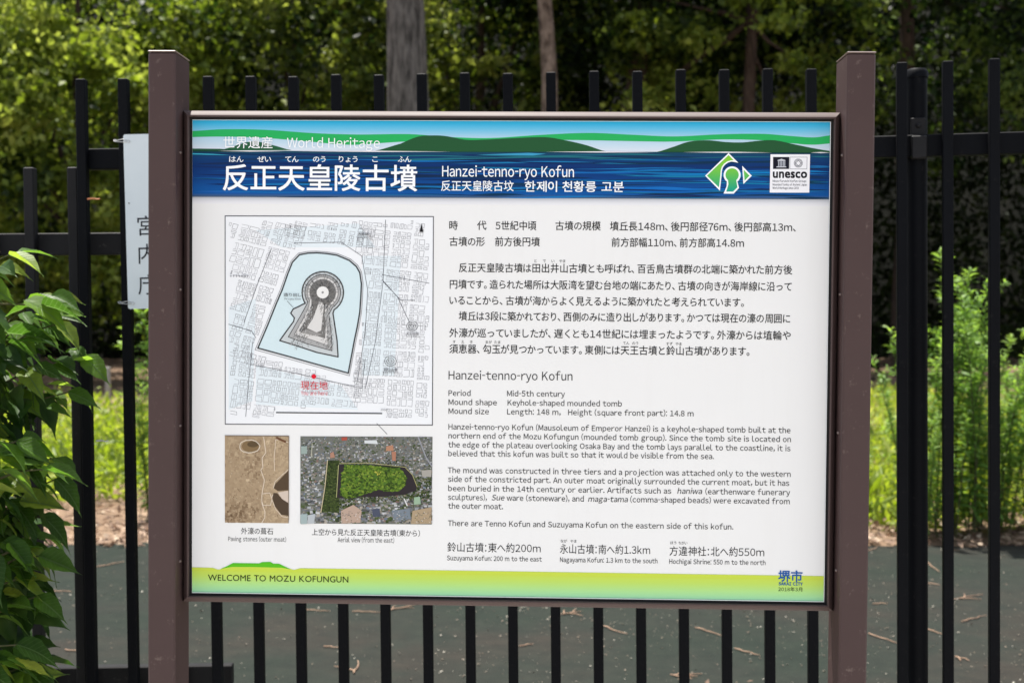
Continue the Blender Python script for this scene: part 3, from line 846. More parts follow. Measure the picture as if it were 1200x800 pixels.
P1.poly(smooth_pts([(437,177.5),(470,168.5),(490,160.5),(508,159),(524,160),(545,164),(565,164),(605,162),(640,161),(662,164.5),(688,170.5),(712,178)], 4) + [(575,178.5)], (36,84,50), 0.0006)
P1.poly(smooth_pts([(768,178.5),(790,172),(808,166),(830,164.6),(850,166.5),(870,167),(890,165),(908,164.5),(930,169),(955,174),(975,177)], 4) + [(975,179.5),(870,179.5)], (36,84,50), 0.0006)
P1.poly([(224.5,174.5),(258,174.8),(300,178.5),(224.5,178.2)], (36,84,60), 0.0006)
# sea
rowfill(P1, XL, XR, (177, 178.5), (231, 233.6), [(0, (20,66,84)), (0.12, (12,62,112)), (0.3, (5,46,104)), (0.55, (6,58,122)), (0.8, (8,78,148)), (0.97, (8,82,154)), (1, (70,90,110))], 12, 0.0006)
g = random.Random(5)
for k in range(150):
    f0 = g.random(); y = 180 + 51*f0; x = g.uniform(200, 960); L = g.uniform(60, 260); th = g.uniform(0.8, 2.8); ph = g.uniform(0, 6)
    x0, x1 = max(XL, x), min(XR, x+L)
    if x1-x0 < 25: continue
    dark = g.random() < 0.55
    col = (g.randint(6,16), g.randint(36,52), g.randint(70,96)) if dark else (g.randint(10,26), g.randint(92,118), g.randint(158,184))
    if y < 186 and not dark: col = (30, 105, 120)
    top = []; bot = []
    for j in range(13):
        t = j/12; xx = x0+(x1-x0)*t; yy = y + (xx-226)*0.0027 + 1.0*math.sin(xx*0.03+ph); hw = th*0.5*math.sin(math.pi*t)
        top.append((xx, min(yy-hw, 231+(xx-226)*0.0034))); bot.append((xx, min(yy+hw, 231.2+(xx-226)*0.0034)))
    P1.poly(top + bot[::-1][1:-1], col, 0.0007+0.000002*k)
for a, b in ((256,332),(345,528),(640,767),(800,905),(950,975)):
    P1.poly([(a,177.2+(a-226)*0.0022),((a+b)/2,176.5+((a+b)/2-226)*0.0022),(b,177.4+(b-226)*0.0022),((a+b)/2,177.9+((a+b)/2-226)*0.0022)], (228,226,232), 0.0011)
P1.poly([(560,181.5),(620,179.3),(640,180.5),(625,182.5)], (60,150,190), 0.0011)
P1.poly([(224.5,180),(250,180.8),(270,182.2),(224.5,181.4)], (60,170,200), 0.0011)
# pale grey shade printed under the picture
rowfill(P1, XL, XR, (231.0, 233.6), (239, 241.5), [(0, (176,180,188)), (0.5, (214,214,219)), (1, (230,230,233))], 5, 0.00035)
P1.build('header_picture', panel)

T1 = Print(0.0016)
W_ = (244, 246, 248)
T1.text('世界遺産', (261.5,167.2), 320.5, 15.0, W_, 0.006, base='c', res=3)
T1.build('printed_text', panel); T1 = Print(0.0016)
T1.text('World Heritage', (336.5,173.3), 446, 15.6, W_, 0.004, res=3)
T1.build('printed_text', panel); T1 = Print(0.0016)
T1.text('反正天皇陵古墳', (260,208), 490, 33.0, W_, 0.014, base='c', res=4)
for s_, a, b in (('はん',268.5,286),('ぜい',302,318.5),('てん',334,350.5),('のう',366.5,383),('りょう',396,420.5),('こ',435.5,444),('ふん',466.5,482.5)):
    T1.text(s_, (a,186.8), b, 8.2, W_, 0.012, base='c')
T1.build('printed_text', panel); T1 = Print(0.0016)
T1.text('Hanzei-tenno-ryo Kofun', (517.5,207), 673.5, 16.8, W_, 0.008, res=3)
T1.text('反正天皇陵古坟', (516.5,217.8), 602.5, 13.2, W_, 0.010, base='c', res=3)
T1.build('printed_text', panel); T1 = Print(0.0016)
T1.text('한제이 천황릉 고분', (614.5,218.5), 732, 13.6, W_, 0.018, base='c', res=3)
T1.build('printed_text', panel)

# ---- keyhole emblem and heritage plate
E1 = Print(0.0016)
def Z1(p): return (820 + p[0]/12.7, 172 + p[1]/12.7)
def grad_poly(P, zpts, f, d):
    pts = [U(Z1(p)) for p in zpts]; cols = [lin(f(p[1])) for p in zpts]
    P.poly(pts, cols, d, raw=True)
def gfun(y): 
    return tuple(np.interp(y, [100, 300, 420, 560, 680], [(135,200,50)[j], (125,195,62)[j], (95,185,85)[j], (60,170,110)[j], (20,150,140)[j]]) for j in range(3))
left = [(80,432),(430,95),(575,240),(520,228),(470,222),(420,238),(375,270),(345,310),(330,360),(325,430),(315,520),(300,655)]
inn = [(108,432),(430,125),(505,203),(460,205),(410,220),(360,255),(328,300),(312,355),(306,430),(296,520),(284,605)]
E1.poly([Z1(p) for p in left], W_, 0.0016); grad_poly(E1, inn, gfun, 0.0018)
E1.poly([Z1(p) for p in [(632,285),(775,432),(650,555)]], W_, 0.0016); grad_poly(E1, [(655,345),(740,432),(668,505)], gfun, 0.0018)
def keyh(r, dx, pts): 
    c = (482, 420); out = []
    for k in range(25):
        a = rad(128 + 284*k/24); out.append((c[0]+r*math.cos(a), c[1]+r*math.sin(a)))
    return out + pts
E1.poly([Z1(p) for p in keyh(127, 0, [(585,612),(505,698),(355,698),(400,590)])], W_, 0.0016)
grad_poly(E1, keyh(98, 0, [(560,605),(495,668),(395,668),(428,560)]), gfun, 0.0018)
E1.build('keyhole_emblem', panel)
N1 = Print(0.0016)
def Z2(p): return (895 + p[0]/14.03, 175 + p[1]/14.03)
N1.poly([Z2(p) for p in [(112,84),(762,84),(748,712),(98,712)]], (238,238,242), 0.0016)
N1.poly([Z2(p) for p in [(153,128),(420,128),(416,324),(153,324)]], (22,22,36), 0.0018)
for q in ([(228,178),(290,158),(355,178),(355,192),(228,192)], [(212,282),(365,282),(372,298),(205,298)]): N1.poly([Z2(p) for p in q], (200,202,210), 0.0020)
for x in (236,262,288,314,338): N1.poly([Z2(p) for p in [(x,196),(x+14,196),(x+14,278),(x,278)]], (185,188,198), 0.0020)
N1.line([Z2(p) for p in [(432,130),(712,130),(708,324),(430,324)]], 0.45, (120,120,130), 0.0018, True)
for r_ in (68, 52): N1.line([Z2((568+r_*math.cos(a), 228+r_*math.sin(a))) for a in np.linspace(0, 6.283, 17)[:-1]], 0.6, (110,112,122), 0.0018, True)
N1.line([Z2(p) for p in [(568,182),(612,228),(568,274),(524,228)]], 0.6, (110,112,122), 0.0018, True)
N1.text('unesco', (905,208.2), 946, 14.6, (20,20,28), 0.035, sans=False, latin=1.0, d=0.0018, res=3)
for s_, y_, x_ in (('Mozu-Furuichi Kofun Group:', 213.4, 945), ('Mounded Tombs of Ancient Japan', 217.6, 945.5), ('World Heritage since 2019', 221.6, 936)):
    N1.text(s_, (905.3,y_), x_, 3.5, (60,60,75), 0.01, d=0.0018)
N1.build('heritage_plate', panel)

# ---- map
MP = Print(0.0004)
MP.poly([(264.5,254),(507.5,254.6),(506,497),(264.5,496)], (236,238,241), 0.0003)
MP.line([(264,253.3),(508,254),(506.6,498),(264,497)], 0.9, (60,62,70), 0.0005, True)
moat = [(10,517),(60,400),(100,300),(130,230),(158,150),(180,95),(215,58),(255,50),(300,48),(350,52),(400,60),(460,85),(495,115),(512,145),(520,200),(517,270),(512,340),(500,410),(485,480),(470,560),(455,640),(300,597),(150,555)]
def Z3(p): return (300 + p[0]/4.207, 285 + p[1]/4.207)
mo = [Z3(p) for p in moat]
def inside(p, poly):
    c = False; n_ = len(poly)
    for i in range(n_):
        (x1, y1), (x2, y2) = poly[i], poly[(i+1) % n_]
        if (y1 > p[1]) != (y2 > p[1]) and p[0] < (x2-x1)*(p[1]-y1)/(y2-y1)+x1: c = not c
    return c
cxm = sum(p[0] for p in mo)/len(mo); cym = sum(p[1] for p in mo)/len(mo)
big = [(cxm+(p[0]-cxm)*1.10, cym+(p[1]-cym)*1.09) for p in mo]
g = random.Random(9)
ang = {0: 0.30, 1: 0.12, 2: 0.22}
# pale blue tint patches around the moat
for q in [[(300,270),(420,262),(440,290),(330,290)],[(268,360),(300,350),(296,470),(268,480)],[(425,300),(470,300),(462,440),(424,440)],[(300,428),(400,452),(420,480),(300,474)]]:
    MP.poly(q, (224,233,238), 0.0004)
def block(x0, y0, x1, y1, depth):
    w, h = x1-x0, y1-y0
    if depth == 0 or (w < 7 and h < 7) or (max(w, h) < 9 and g.random() < 0.5):
        gap = 0.9; a = ang_cur
        pts = []
        for (x, y) in ((x0+gap,y0+gap),(x1-gap,y0+gap),(x1-gap,y1-gap),(x0+gap,y1-gap)):
            x += g.uniform(-0.4, 0.4); y += g.uniform(-0.4, 0.4)
            pts.append((ox+(x-ox)+(y-oy)*-math.sin(a), oy+(y-oy)+(x-ox)*math.sin(a)*0.8))
        if all(268.5 < p[0] < 503 and 258.5 < p[1] < 490 for p in pts) and not any(inside(p, big) for p in pts):
            if not (320 < pts[0][0] < 450 and 474 < pts[0][1]):
                sh = g.randint(112, 168)
                MP.line(pts, 0.38, (sh, sh, sh+6), 0.0006, g.random() < 0.7)
                if g.random() < 0.35:
                    MP.line([((pts[0][0]+pts[1][0])/2, (pts[0][1]+pts[1][1])/2), ((pts[2][0]+pts[3][0])/2, (pts[2][1]+pts[3][1])/2)], 0.3, (sh, sh, sh+6), 0.0006)
        return
    if w*g.uniform(0.8, 1.2) > h:
        m_ = x0 + w*g.uniform(0.35, 0.65); gp = 1.3 if depth > 5 else 0
        block(x0, y0, m_-gp, y1, depth-1); block(m_+gp, y0, x1, y1, depth-1)
    else:
        m_ = y0 + h*g.uniform(0.35, 0.65); gp = 1.3 if depth > 5 else 0
        block(x0, y0, x1, m_-gp, depth-1); block(x0, m_+gp, x1, y1, depth-1)
for (a, b, c, d_, an) in ((240,250,335,420,0.32),(335,250,440,285,0.18),(415,240,530,380,0.12),(415,380,530,500,0.06),(250,410,420,510,0.14)):
    ang_cur = an; ox, oy = (a+c)/2, (b+d_)/2
    block(a, b, c, d_, 9)
for ln in ([(449,330),(470,352),(486,352)],[(448,328),(466,348),(480,378)],[(286,378),(303,330),(318,292)],[(268,380),(295,388),(300,396)],[(296,402),(292,440),(288,488)],[(452,258),(449,330),(440,400),(428,455)],[(448,322),(503,332)],[(345,285),(400,284),(424,300),(431,340),(428,390),(418,450)],[(300,428),(345,437),(424,455),(428,420)]):
    MP.line(ln, 0.6, (92,94,102), 0.0007)
ml = [(cxm+(p[0]-cxm)*1.045, cym+(p[1]-cym)*1.035) for p in mo]
MP.poly(mo, (208,226,231), 0.0008); MP.line(ml, 0.55, (120,122,126), 0.0009, True); MP.line(mo, 1.7, (66,70,74), 0.0010, True)
mound = [(235,300),(212,312),(184,325),(172,345),(190,368),(186,386),(150,435),(118,480),(200,505),(300,538),(405,560),(400,480),(388,400),(380,345)]
circ = lambda r_, a0, a1, n_: [(330+r_*math.cos(rad(a0+(a1-a0)*k/n_)), 243+r_*math.sin(rad(a0+(a1-a0)*k/n_))) for k in range(n_+1)]
def keyshape(r_, body, a0=57, a1=-212): return circ(r_, a0, a1, 26) + body
lv = [(102, mound, (196,202,204), 1.5), (88, [(252,300),(225,350),(160,462),(250,495),(375,530),(372,450),(360,350)], (170,170,170), 0.8),
      (76, [(262,310),(240,360),(190,450),(280,478),(356,505),(352,430),(345,340)], (214,212,210), 0.6), (64, [(275,310),(255,370),(212,432),(300,455),(340,468),(344,400),(340,330)], (120,118,116), 0.5)]
for k, (r_, body, col, lw) in enumerate(lv):
    ps = [Z3(p) for p in keyshape(r_, body)]
    MP.poly(ps, col, 0.0011+k*0.0002)
    MP.line(ps, lw, (64,64,66) if k < 2 else (110,110,110), 0.0012+k*0.0002, True)
MP.poly([Z3(p) for p in [(312,290),(285,365),(252,418),(300,440),(322,430),(330,360),(338,290)]], (216,214,212), 0.0019)
MP.poly([Z3(p) for p in [(250,425),(330,450),(300,458),(215,440)]], (150,148,146), 0.0019)
MP.poly([Z3(p) for p in circ(30, 0, 345, 16)], (232,231,229), 0.0020)
MP.poly([Z3(p) for p in circ(6, 0, 330, 8)], (150,150,150), 0.0021)
g = random.Random(4)
for k in range(420):     # hachures
    a = g.uniform(0, 360); r0 = g.choice((30, 36, 42, 48, 54, 66, 80, 93)); L = g.uniform(6, 14)
    p0 = (330+r0*math.cos(rad(a)), 243+r0*math.sin(rad(a))); p1 = (330+(r0+L)*math.cos(rad(a)), 243+(r0+L)*math.sin(rad(a)))
    if r0 > 70 and 50 < a < 140: continue
    s_ = g.choice((70, 90, 110, 140)); MP.line([Z3(p0), Z3(p1)], 0.35, (s_, s_, s_), 0.0022)
for k in range(420):
    t = g.random(); y = 300 + 215*t; xl = 262-110*t*0.9; xr = 362+28*t
    x = g.choice((xl+g.uniform(0, 55), xr-g.uniform(0, 45), g.uniform(xl, xr) if y > 430 else xl+20)); s_ = g.choice((60, 90, 120, 200, 225))
    MP.line([Z3((x, y)), Z3((x+g.uniform(-10, 4), y+g.uniform(4, 12)))], 0.35, (s_, s_, s_), 0.0022)
# small tombs at the right, north arrow, labels
for (cx, cy, r_) in ((483, 383, 6.5), (457.5, 424, 7)):
    for rr in (r_, r_*0.62, r_*0.3):
        MP.line([(cx+rr*math.cos(a)*1.05+g.uniform(-.4,.4), cy-1+rr*math.sin(a)*0.85) for a in np.linspace(0, 6.283, 11)[:-1]], 0.5, (80,82,86), 0.0010, True)
for k in range(5): MP.line([(340+k*1.2, 470),(341+k*1.2, 470.2)], 0.1, (200,200,200), 0.001)
MP.poly([(494,262.2),(496.2,272),(491.8,272)], (30,30,34), 0.0010)
MP.line([(324,483.3),(447.5,484.3)], 1.3, (40,42,46), 0.0010)
for s_, a, y_, b, e_ in (('方違神社',419.5,274.5,435.5,4.2),('造り出し',332.5,345.5,354,4.6),('天王古墳',476,391,491,4.0),('鈴山古墳',450,433,466,4.2)):
    MP.text(s_, (a, y_), b, e_, (90,92,98) if s_ != '古墳' else (130,150,160), 0.006, base='c', d=0.0024)
for s_, a, y_, b, e_ in (('Hochigai Shrine',418,279.2,437,3.2),('Projection',333.5,351.5,353,3.2),('Tenno Kofun',475.5,395.3,492,2.9),('Suzuyama Kofun',448.5,437,467,2.9),('0',321,480.5,323,3.4),('200m',446,481,454.5,3.4)):
    MP.text(s_, (a, y_), b, e_, (95,98,104), 0.004, d=0.0024)
MP.line([(337,353),(343.5,360)], 0.5, (80,84,90), 0.0024)
for k in range(7):                       # marks too small to read
    x = 270 + k*3.3; MP.line([(x, 323.4), (x+2.1, 323.6)], 0.45, (110,112,120), 0.0024); MP.line([(x+0.9, 322.4), (x+1.0, 325)], 0.45, (120,122,130), 0.0024)
MP.poly([(368+2.7*math.cos(a), 441+2.7*math.sin(a)) for a in np.linspace(0, 6.283, 19)[:-1]], (222,28,50), 0.0024)
MP.text('現在地', (352.3,451.2), 384.6, 11.0, (208,48,62), 0.004, base='c', d=0.0024, res=3)
MP.text('You are here', (352.8,462.7), 384.4, 6.8, (215,70,84), 0.0, d=0.0024)
MP.line([(441.5,496),(453.5,508.5)], 0.55, (70,70,74), 0.0006)
MP.build('site_map', panel)

# ---- photograph of the excavation
def clipq(P, x, y, w, h, col, d, box, rot=None):
    x0, x1, y0, y1 = box
    w = max(w, 0.3); h = max(h, 0.3)
    a = max(x-w/2, x0); b = min(x+w/2, x1); c = max(y-h/2, y0); e = min(y+h/2, y1)
    if b-a < 0.1 or e-c < 0.1: return
    j = g.uniform(-0.25, 0.25)*min(w, h)
    a2, b2 = max(a+j, x0), min(b+j, x1)
    P.poly([(a, e), (b, e), (b2, c), (a2, c)], col, d)
XP = Print(0.0004); g = random.Random(12); bx = (263.5, 338.6, 510.3, 612.3)
P_ = [(263.5,510),(338.8,510.6),(338.2,612.8),(263.5,612)]
XP.poly(P_, [lin((140,118,92)), lin((150,124,92)), lin((158,132,100)), lin((140,112,88))], 0.0004) if False else XP.poly(P_, (168,146,118), 0.0004)
def Z4(p): return (258 + p[0]/5.93, 505 + p[1]/5.93)
for k in range(1500):
    x = g.uniform(bx[0], bx[1]); y = g.uniform(bx[2], bx[3])
    b = g.gauss(0, 9) + (8 if x > 308 else -4) - (10 if y > 590 and x < 290 else 0)
    rough = 1.8 if (285 < x < 305 and 528 < y < 566) or (y > 585 and x < 305) else 0.8
    b *= rough
    clipq(XP, x, y, g.uniform(1, 4.5), g.uniform(1, 5), (min(232, max(60, 170+b)), min(212, max(50, 148+b)), min(190, max(40, 120+b*0.9))), 0.0005+k*2e-7, bx)
XP.poly([Z4((210+60*math.cos(a), 105+38*math.sin(a))) for a in np.linspace(0, 6.283, 20)[:-1]], (128,106,76), 0.0010)
XP.poly([Z4((228+40*math.cos(a), 92+20*math.sin(a))) for a in np.linspace(0, 6.283, 16)[:-1]], (92,76,54), 0.0011)
XP.line([Z4((205+70*math.cos(a)+g.uniform(-3,3), 107+45*math.sin(a)+g.uniform(-3,3))) for a in np.linspace(0, 6.283, 20)[:-1]], 0.9, (226,214,196), 0.0012, True)
XP.poly([Z4(p) for p in [(478,270),(430,320),(385,365),(372,395),(400,415),(478,410)]], (84,68,52), 0.0010)
XP.poly([Z4(p) for p in [(372,428),(362,462),(380,520),(425,580),(478,588),(478,500),(430,470),(395,430)]], (78,64,50), 0.0010)
XP.poly([Z4(p) for p in [(400,425),(478,412),(478,505),(430,470)]], (206,190,176), 0.0010)
for ln, w_ in (([(303,42),(312,110),(318,150),(292,185),(297,250),(283,270),(308,340),(290,440),(290,500),(312,560),(310,600),(290,635)], 0.9), ([(385,60),(384,100),(376,180),(378,275)], 0.7),
               ([(292,435),(345,428),(360,470),(350,515),(300,515),(288,480)], 0.8), ([(478,262),(420,315),(382,350),(370,395)], 0.7), ([(366,440),(358,470),(385,540),(430,592),(478,600)], 0.7), ([(385,60),(420,58),(478,80)], 0.7)):
    XP.line([Z4(p) for p in ln], w_, (222,206,186), 0.0012)
XP.poly([Z4(p) for p in [(392,38),(460,70),(455,82),(388,52)]], (104,70,48), 0.0013)
for p in range(240):
    a = g.uniform(60, 470); b = g.uniform(60, 620); XP.poly([Z4((a, b)), Z4((a+g.uniform(4, 12), b+2)), Z4((a+5, b+g.uniform(4, 10)))], g.choice(((190,172,146),(118,96,72))), 0.0009)
XP.line([(263.7,510.3),(338.6,510.9)], 0.7, (110,96,84), 0.0014); XP.line([(338.6,510.9),(338,612.4)], 0.6, (120,106,92), 0.0014)
XP.build('excavation_photo', panel)

# ---- aerial photograph
AP = Print(0.0004); g = random.Random(13); bx = (352.2, 506.4, 511.3, 613.0)
AP.poly([(352,511),(506.8,511.6),(505.8,614.2),(351.8,613)], (112,114,108), 0.0004)
def Z5(p): return (345 + p[0]/5.71, 500 + p[1]/5.71)
roofs = [(150,152,158),(180,184,188),(120,124,134),(96,100,108),(206,208,210),(84,84,86),(160,150,136),(136,104,92),(74,84,60),(64,76,48),(90,100,66),(186,176,160),(112,126,146),(58,60,62),(226,228,228)]
for k in range(3600):
    x = g.uniform(bx[0], bx[1]); y = g.uniform(bx[2], bx[3]); s_ = 0.7+0.9*(y-511)/102
    c = g.choice(roofs); c = tuple(int(118+(v-118)*0.72) for v in c); j = g.randint(-10, 10)
    if math.sin(x*0.21)*math.sin(y*0.33+x*0.1) > 0.45 and g.random() < 0.6: c = g.choice(((66,80,46),(80,92,56),(58,70,42)))
    clipq(AP, x, y, g.uniform(0.9, 3.2)*s_, g.uniform(0.7, 2.0)*s_, tuple(max(0, min(255, v+j)) for v in c), 0.0005+k*1.5e-7, bx)
def blob(poly, cols, n_, smin, smax, d):
    xs_ = [p[0] for p in poly]; ys_ = [p[1] for p in poly]; k = 0; tr_ = 0
    while k < n_ and tr_ < n_*6:
        tr_ += 1
        x = g.uniform(min(xs_), max(xs_)); y = g.uniform(min(ys_), max(ys_))
        if not inside((x, y), poly): continue
        s_ = g.uniform(smin, smax); q = Z5((x, y))
        AP.poly([(q[0]+s_*math.cos(a)*g.uniform(0.7,1.2), q[1]+s_*0.75*math.sin(a)*g.uniform(0.7,1.2)) for a in np.linspace(0, 6.283, 7)[:-1]], g.choice(cols), d+k*4e-7)
        k += 1
dg_ = [(44,58,26),(58,74,32),(34,44,22),(70,84,40),(80,92,48)]
wood = [(220,225),(300,225),(740,225),(800,270),(860,340),(918,340),(918,470),(830,480),(700,500),(450,520),(400,560),(250,575),(180,565),(200,400)]
AP.poly([Z5(p) for p in [(220,225),(300,225),(300,575),(180,565),(200,400)]], (54,66,34), 0.0012)
blob([(220,225),(300,225),(300,480),(400,480),(400,560),(250,575),(180,565),(200,400)], dg_, 420, 0.6, 1.6, 0.0012)
blob([(300,222),(740,222),(800,270),(300,252)], dg_+[(150,140,110)], 160, 0.5, 1.1, 0.0012)
blob([(820,345),(915,335),(915,470),(780,490),(760,455),(820,420)], dg_, 160, 0.6, 1.5, 0.0012)
blob([(380,470),(800,440),(780,490),(400,515)], dg_+[(150,140,120)], 220, 0.5, 1.2, 0.0012)
AP.poly([Z5(p) for p in [(300,252),(560,256),(740,262),(785,320),(820,395),(812,425),(740,452),(600,466),(450,468),(380,484),(282,474)]], (48,42,46), 0.0015)
md = [(342,255),(450,255),(560,264),(690,272),(730,300),(750,345),(742,390),(700,430),(620,432),(560,418),(500,440),(400,468),(340,478),(308,450),(315,330)]
AP.poly([Z5(p) for p in md], (74,98,34), 0.0017)
blob(md, [(70,98,30),(90,120,38),(108,136,46),(54,76,26),(96,124,38),(124,144,56),(76,108,42),(44,62,24)], 1300, 0.7, 2.2, 0.0018)
blob([(540,300),(590,300),(590,325),(545,325)], [(168,170,60),(190,180,80)], 12, 0.6, 1.0, 0.0023)
for ln, w_, c in (([(222,225),(205,400),(178,570)],1.0,(196,184,150)),([(296,255),(282,470)],0.8,(170,170,120)),([(300,244),(500,240),(740,268),(790,320),(822,400)],0.6,(180,176,120)),([(120,110),(115,200)],0.8,(190,190,170)),([(735,480),(755,525)],1.4,(220,220,220)),([(830,70),(880,200),(918,260)],1.6,(150,152,158))):
    AP.line([Z5(p) for p in ln], w_, c, 0.0024)
for (q, c) in (([(45,130),(85,128),(86,180),(45,182)],(150,166,160)),([(240,175),(262,165),(272,205),(240,208)],(170,128,108)),([(615,130),(660,120),(665,160),(612,160)],(176,130,104)),([(650,165),(680,165),(678,228),(655,225)],(170,120,98)),([(312,560),(395,520),(450,560),(440,640),(315,645)],(182,158,142)),([(650,560),(770,545),(780,615),(660,622)],(120,130,140)),([(790,560),(918,535),(915,645),(780,648)],(170,150,122)),([(40,585),(88,580),(84,648),(42,650)],(160,176,176)),([(90,590),(140,580),(132,645),(88,648)],(180,186,190)),([(468,90),(550,88),(560,115),(470,110)],(210,214,216)),([(315,70),(355,68),(352,88),(318,92)],(170,80,66)),([(800,470),(840,465),(845,515),(800,520)],(150,176,150)),([(520,550),(570,545),(575,600),(525,600)],(76,82,100)),([(850,290),(918,285),(915,335),(855,330)],(164,160,152))):
    AP.poly([Z5(p) for p in q], c, 0.0016 if q[0][1] < 240 or q[0][1] > 460 else 0.00165)
for k in range(150):
    x = g.choice((g.uniform(312, 440), g.uniform(790, 915), g.uniform(650, 780))); y = g.uniform(565, 640); q = Z5((x, y))
    clipq(AP, q[0], q[1], g.uniform(0.5, 1.6), g.uniform(0.4, 1.0), g.choice(((90,92,94),(210,206,200),(70,84,50),(130,120,110))), 0.0017+k*1e-6, bx)
AP.build('aerial_photo', panel)

# ---- body text
K = (14, 14, 18)
B1 = Print(0.0004); kw = dict(base='c', bold=0.0, res=2)
EJ = 11.6
for s_, a, b, y_ in (('時',526,537.2,264.1),('代',559,570.4,264.1),('5世紀中頃',580.5,629,264.3),('古墳の規模',650.5,704.3,264.5),('墳丘長148m、後円部径76m、後円部高13m、',714.5,936,265),
                    ('古墳の形',526.3,568.6,283),('前方後円墳',579.7,633,283.1),('前方部幅110m、前方部高14.8m',716.3,872.6,283.8),
                    ('反正天皇陵古墳は田出井山古墳とも呼ばれ、百舌鳥古墳群の北端に築かれた前方後',537.3,928.8,313.6),
                    ('円墳です。造られた場所は大阪湾を望む台地の端にあたり、古墳の向きが海岸線に沿って',526.3,928.6,333),
                    ('いることから、古墳が海からよく見えるように築かれたと考えられています。',526.3,875,351.8),
                    ('墳丘は3段に築かれており、西側のみに造り出しがあります。かつては現在の濠の周囲に',537.3,926.8,370.2),
                    ('外濠が巡っていましたが、遅くとも14世紀には埋まったようです。外濠からは埴輪や',526.3,927.2,389.8),
                    ('須恵器、勾玉が見つかっています。東側には天王古墳と鈴山古墳があります。',526.3,881.5,408.6)):
    B1.text(s_, (a, y_), b, EJ, K, base='c', bold=0.008)
    B1.build('printed_text', panel); B1 = Print(0.0004)
for s_, x, y_, w in (('と',627.6,305.6,4),('で',638,305.7,4),('い',648,305.8,4),('やま',659.2,305.9,8),('す',532.3,400.4,4),('え',542.3,400.5,4),('き',552.2,400.6,4),('まが',572.5,400.8,8),('たま',583,400.9,8),('てん',733.7,401.8,8),('のう',744.5,402,8),('すず',784.4,402.6,8),('やま',795.4,402.8,8)):
    B1.text(s_, (x-w/2, y_), x+w/2, 4.2, K, base='c'); B1.build('printed_text', panel); B1 = Print(0.0004)
B2 = Print(0.0004)
B2.text('Hanzei-tenno-ryo Kofun', (524.8,444.4), 671.6, 13.8, K, 0.0, res=3)
B2.build('printed_text', panel); B2 = Print(0.0004)
for s_, a, b, y_ in (('Period',525,551.9,463.6),('Mid-5th century',593.6,662,464.1),('Mound shape',525,582.6,474.2),('Keyhole-shaped mounded tomb',594.2,729.2,474.8),('Mound size',525,573.2,484.7),('Length: 148 m,   Height (square front part): 14.8 m',593.6,813.2,485.4),
                    ('Hanzei-tenno-ryo Kofun (Mausoleum of Emperor Hanzei) is a keyhole-shaped tomb built at the',524.9,926.6,503.0),
                    ('northern end of the Mozu Kofungun (mounded tomb group). Since the tomb site is located on',524.9,927.3,513.4),
                    ('the edge of the plateau overlooking Osaka Bay and the tomb lays parallel to the coastline, it is',524.9,926.6,524.0),
                    ('believed that this kofun was built so that it would be visible from the sea.',524.8,836.9,534.2),
                    ('The mound was constructed in three tiers and a projection was attached only to the western',524.6,927,553.8),
                    ('side of the constricted part. An outer moat originally surrounded the current moat, but it has',524.6,925.2,564.2),
                    ('been buried in the 14th century or earlier. Artifacts such as ',524.6,789.5,575.0),
                    ('(earthenware funerary',826,925.8,578.6),
                    ('sculptures), ',524.6,573,585.4),(' ware (stoneware), and ',591,687,586.2),('(comma-shaped beads) were excavated from',738,925.8,588),
                    ('the outer moat.',524.6,589.8,595.6),
                    ('There are Tenno Kofun and Suzuyama Kofun on the eastern side of this kofun.',524.6,859.6,615.8)):
    B2.text(s_, (a, y_), b, 8.9, K, 0.006); B2.build('printed_text', panel); B2 = Print(0.0004)
B2.text('haniwa', (793,578), 822.5, 8.9, K, 0.006, shear=0.2)
B2.text('Sue', (575.5,585.8), 591, 8.9, K, 0.006, shear=0.2)
B2.text('maga-tama', (688.5,587.4), 735.5, 8.9, K, 0.006, shear=0.2)
B2.build('printed_text', panel)
B3 = Print(0.0004)
for s_, a, b, y_ in (('鈴山古墳：東へ約200m',523.8,634.2,640.6),('永山古墳：南へ約1.3km',655.7,762.4,642.6),('方違神社：北へ約550m',783.8,896.2,645)):
    B3.text(s_, (a, y_), b, 12.2, K, 0.003, base='c'); B3.build('printed_text', panel); B3 = Print(0.0004)
for s_, a, b, y_ in (('Suzuyama Kofun: 200 m to the east',523.4,634.8,656),('Nagayama Kofun: 1.3 km to the south',655.7,770.6,658),('Hochigai Shrine: 550 m to the north',783.6,897.2,660)):
    B3.text(s_, (a, y_), b, 7.6, K, 0.006); B3.build('printed_text', panel); B3 = Print(0.0004)
for s_, x, y_, w in (('なが',660.5,633.4,8),('やま',672,633.6,8),('ほう',789,635.4,8),('ちがい',800,635.6,11)):
    B3.text(s_, (x-w/2, y_), x+w/2, 4.2, K, base='c'); B3.build('printed_text', panel); B3 = Print(0.0004)
B4 = Print(0.0004); B4.text('外濠の葺石', (282.2,621.8), 320.3, 8.4, K, 0.003, base='c'); B4.build('printed_text', panel)
B4 = Print(0.0004); B4.text('Paving stones (outer moat)', (267,633.6), 335.4, 7.2, K, 0.0); B4.build('printed_text', panel)
B4 = Print(0.0004); B4.text('上空から見た反正天皇陵古墳(東から)', (365,623), 492.4, 8.4, K, 0.003, base='c'); B4.build('printed_text', panel)
B4 = Print(0.0004); B4.text('Aerial view (from the east)', (395.5,634.8), 462, 7.6, K, 0.0); B4.build('printed_text', panel)

